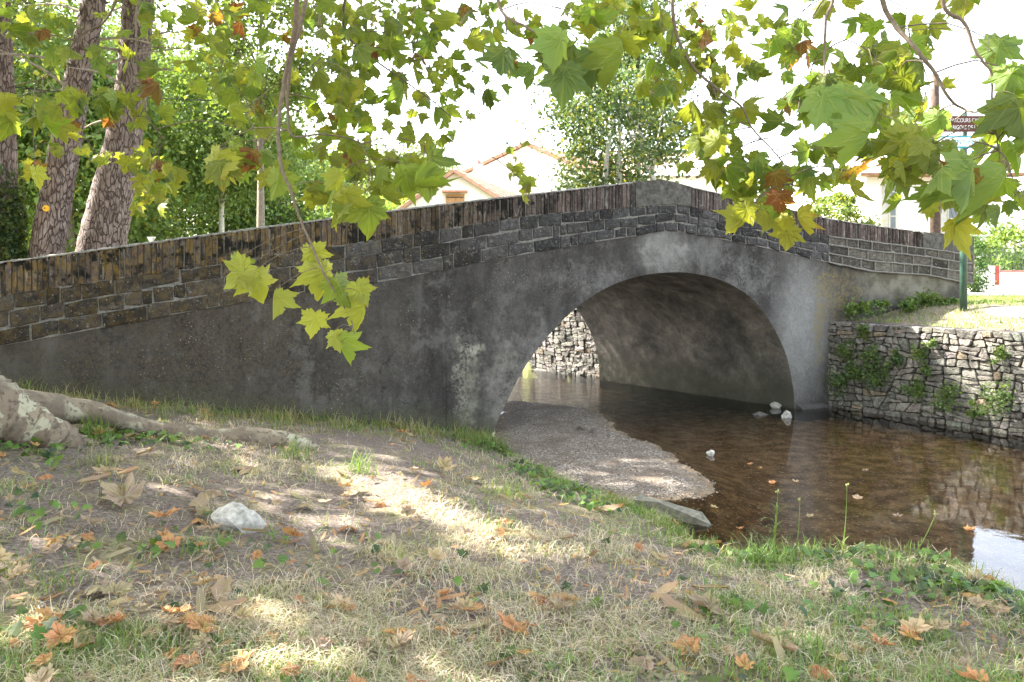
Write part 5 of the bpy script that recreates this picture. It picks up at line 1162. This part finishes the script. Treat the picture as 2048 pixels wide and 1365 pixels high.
Xi = np.concatenate(Xi); sd, _ = sd_poly(Xi[:, 0], Xi[:, 1], STREAM); k = (sd < .16) & (front_dist(Xi[:, 0], Xi[:, 1]) < -.03); Xi = Xi[k]; n = len(Xi)
P = np.c_[Xi, zground(Xi[:, 0], Xi[:, 1]) + r.uniform(.01, .07, n)]; dark = (r.random(n) < .45)[:, None]
V, Fq, cc = flat_leaves(IVY, P, r.uniform(.035, .065, n), r, np.where(dark, np.array([.025, .06, .03]), np.array([.10, .20, .045])) * r.uniform(.7, 1.3, (n, 1))); g = part('ivy_cover', V, Fq, M['small_leaf'], None, col=cc, loc=(0, 5, -1.6)); tagp(g, 'ivy and round green leaves creeping over the near bank', kind='stuff')
# tall flowering weeds at the water's edge
for px, py, tpx, tpy, Yq, lab, bush in ((1545, 1115, 1556, 985, 4.7, 'tall narrow leaved weed at the water edge', 1), (1685, 1100, 1694, 970, 4.7, 'single thin stalk with a pale bud at the water edge', 0), (1590, 1110, 1600, 1000, 4.65, 'upright grassy stalk right of the narrow leaved weed', 0), (1830, 1100, 1872, 1028, 4.5, 'slanting pale green seed stalk leaning right over the water', 0)):
    t = thing('tall_weed', lab, 'weed', at(px, py, Yq)); a = at(px, py + 10, Yq); b = at(tpx, tpy, Yq); V, Fs = tube(spline([a, (a + b) / 2 + [.006, 0, 0], b], 8), np.linspace(.0035, .0018, 8), 5); part('stalk', V, Fs, M['grass'], t, col=np.tile([.16, .24, .07], (len(V), 1)))
    V, Fq, cc = rhomb_leaves(b + r.normal(size=(10, 3)) * .006, .012, r, np.tile([.4, .45, .2], (10, 1))); part('flower_head', V, Fq, M['small_leaf'], t, col=cc)
    nL = 44 if bush else 5; f = r.random(nL) * (.75 if bush else .3); V, Fq, cc = blades(a + (b - a) * f[:, None], r.uniform(.05, .12, nL), np.full(nL, .006), np.array([.12, .2, .06]) * r.uniform(.7, 1.3, (nL, 1)), r, flat=r.uniform(.6, 1.2, nL)); part('foliage', V, Fq, M['grass'], t, col=cc)

# ------------------------------------------------------------------ fallen leaves: individuals, nearest first
DP = [leaf_proto(rng, rng.uniform(-.45, .5), rng.uniform(-.45, .45), .035, .04) for _ in range(7)]
KIN = [('orange', (.47, .22, .11), 'crisp orange fallen plane leaf on the near bank', 'orange fallen leaves on the near bank'), ('tan', (.44, .31, .21), 'curled tan fallen plane leaf on the near bank', 'tan fallen leaves on the near bank'), ('grey', (.32, .235, .18), 'dull brown fallen plane leaf on the near bank', 'dull brown fallen leaves on the near bank')]
meshes = []
for kn, c_, lab, grp in KIN:
    for V, Fs, uv in DP: meshes.append((make_mesh('fallen_leaf', V - [0, .4, 0], Fs, M['dry_leaf'], np.tile(np.array(c_) * rng.uniform(.8, 1.2), (len(V), 1)), uv), lab, grp))
def drop_leaf(x, y, s, mi, lift=.02, label=None):
    z = float(zground(np.array(x), np.array(y))); me, lab, grp = meshes[mi]
    o = bpy.data.objects.new('fallen_leaf', me); COL.objects.link(o); e = .05
    gx = (float(zground(np.array(x + e), np.array(y))) - z) / e; gy = (float(zground(np.array(x), np.array(y + e))) - z) / e
    nn = Vector((-gx + rng.normal() * .22, -gy + rng.normal() * .22 - .1, 1)).normalized(); q = Vector((0, 0, 1)).rotation_difference(nn)
    from mathutils import Quaternion
    o.rotation_mode = 'QUATERNION'; o.rotation_quaternion = q @ Quaternion((0, 0, 1), rng.uniform(0, 6.28)); o.scale = (s, s, s); o.location = (x, y, z + lift)
    tagp(o, label or lab, 'leaf', None if label else grp); return o
cnt = 0
while cnt < 235:
    Yq = 1 / (1 / 2.4 + (1 / 9 - 1 / 2.4) * rng.random()); u = rng.uniform(-.66, .66); x = u * Yq
    sd, _ = sd_poly(np.array([x]), np.array([Yq]), STREAM)
    if sd[0] > -.02 or float(front_dist(x, Yq)) > -.15: continue
    if rng.random() < .35 * (x > 0): continue
    drop_leaf(x, Yq, rng.uniform(.04, .108), rng.integers(len(meshes)), .028 + rng.uniform(0, .022)); cnt += 1
for px, py, s, mi, lab in ((240, 1010, .2, 15, 'largest fallen leaf, flat and grey brown, left of the pale rock'), (1090, 1215, .13, 4, 'upright curled orange leaf cluster near the bottom centre'), (1130, 1222, .12, 9, None), (1020, 1275, .12, 2, 'broad peach coloured leaf flat near the bottom centre'), (330, 1050, .12, 1, None), (700, 985, .14, 8, 'long pale curled leaf by the sun patch'), (1410, 1235, .17, 16, 'large grey brown lobed leaf right of centre'), (890, 945, .15, 10, None), (1830, 1280, .11, 9, None), (1960, 1210, .12, 0, None), (500, 945, .17, 11, 'flat tan leaf above the pale rock')):
    Yq = 1.45 * F / (py - HOR); 
    for _ in range(4):
        x = X(px, Yq); z = float(zground(np.array(x), np.array(Yq))); Yq = -z * F / (py - HOR)
    drop_leaf(X(px, Yq), Yq, s, mi, .045, lab)
for px, py, s_, mi in ((1520, 935, .07, 0), (1545, 968, .06, 3), (1590, 965, .05, 8), (1730, 940, .07, 14), (1715, 998, .07, 9), (1428, 1018, .06, 8), (1500, 930, .05, 2), (1795, 1035, .06, 15), (1940, 1062, .07, 1), (1250, 820, .05, 14), (1480, 1060, .05, 3), (1620, 1035, .05, 15)):
    Yq = -WATER * F / (py - HOR); o = drop_leaf(X(px, Yq), Yq, s_, mi, 0, 'small dry leaf floating on the stream'); o.location.z = WATER + .006; o.rotation_mode = 'XYZ'; o.rotation_euler = (0, 0, px); o['group'] = 'dry leaves floating on the stream'
# shed bark flakes
FL = []
for k in range(4):
    u_ = np.linspace(0, 1, 9); Lf = rng.uniform(.9, 1.1); wd_ = .16 * np.sin(np.clip(u_ * 3.0 + .12, 0, 3.1)) ** .5 * (1 + rng.normal(size=9) * .15); bend = rng.uniform(-.3, .3); crl = rng.uniform(.2, .7); V = []
    for i in range(9):
        for v_ in (-1, -.4, .4, 1): V.append([(u_[i] - .5) * Lf, bend * (u_[i] - .5) ** 2 * 2 + v_ * wd_[i], crl * .14 * v_ * v_ + .25 * crl * (u_[i] - .5) ** 2 + rng.normal() * .006])
    Fq = np.array([[i * 4 + j, (i + 1) * 4 + j, (i + 1) * 4 + j + 1, i * 4 + j + 1] for i in range(8) for j in range(3)])
    FL.append(make_mesh('bark_flake', np.array(V), Fq, M['dry_leaf'], np.tile(np.array([.40, .27, .19]) * rng.uniform(.7, 1.2), (len(V), 1)), np.array(V)[:, :2] * 2, True))
for k in range(34):
    Yq = rng.uniform(2.7, 6.6); x = rng.uniform(-.62, .45) * Yq; sd, _ = sd_poly(np.array([x]), np.array([Yq]), STREAM)
    if sd[0] > -.1: continue
    o = bpy.data.objects.new('bark_flake', FL[k % 4]); COL.objects.link(o); o.location = (x, Yq, float(zground(np.array(x), np.array(Yq))) + .03); sz = rng.uniform(.09, .24); o.scale = (sz, sz, sz)
    o.rotation_euler = (rng.normal() * .25, rng.normal() * .2, rng.uniform(0, 6.28)); tagp(o, 'curled strip of brown bark shed on the near bank', 'bark flake', 'shed bark strips on the near bank')
# small litter: bark flakes, bits
n = 5200; Xv, Yv, sd = near_pts(n, r, 2.2, 9.0); n = len(Xv); k = sd < -.02; Xv, Yv = Xv[k], Yv[k]; n = len(Xv)
P = np.c_[Xv, Yv, zground(Xv, Yv) + .006]; QUAD = np.array([(-.2, -.3), (.15, -.2), (.22, .5), (.1, 1.5), (-.15, 1.3), (-.2, .4)])
V, Fq, cc = flat_leaves(QUAD, P, r.uniform(.012, .05, n) * np.where(r.random(n) < .04, 1.9, 1), r, np.where((r.random(n) < .4)[:, None], np.array([.36, .19, .10]), np.array([.26, .20, .15])) * r.uniform(.5, 1.3, (n, 1)), .25); g = part('leaf_litter', V, Fq, M['dry_leaf'], None, col=cc, loc=(0, 5, -1.6)); tagp(g, 'small broken leaf and bark litter on the near bank', kind='stuff')
# twigs on the ground
for i in range(14):
    Yq = rng.uniform(2.8, 6.5); x = rng.uniform(-.6, .3) * Yq; a_ = rng.uniform(0, 3.14); Lg = rng.uniform(.15, .45); pts = []
    for f in (-.5, -.15, .2, .5):
        xx = x + math.cos(a_) * Lg * f + rng.normal() * .01; yy = Yq + math.sin(a_) * Lg * f * .5 + rng.normal() * .01; pts.append([xx, yy, float(zground(np.array(xx), np.array(yy))) + .012])
    V, Fs = tube(spline(pts, 8), np.linspace(.005, .002, 8), 5); o = part('fallen_twig', V, Fs, M['twig'], None); tagp(o, 'thin bare fallen twig lying in the grass', 'twig', 'fallen twigs on the near bank')
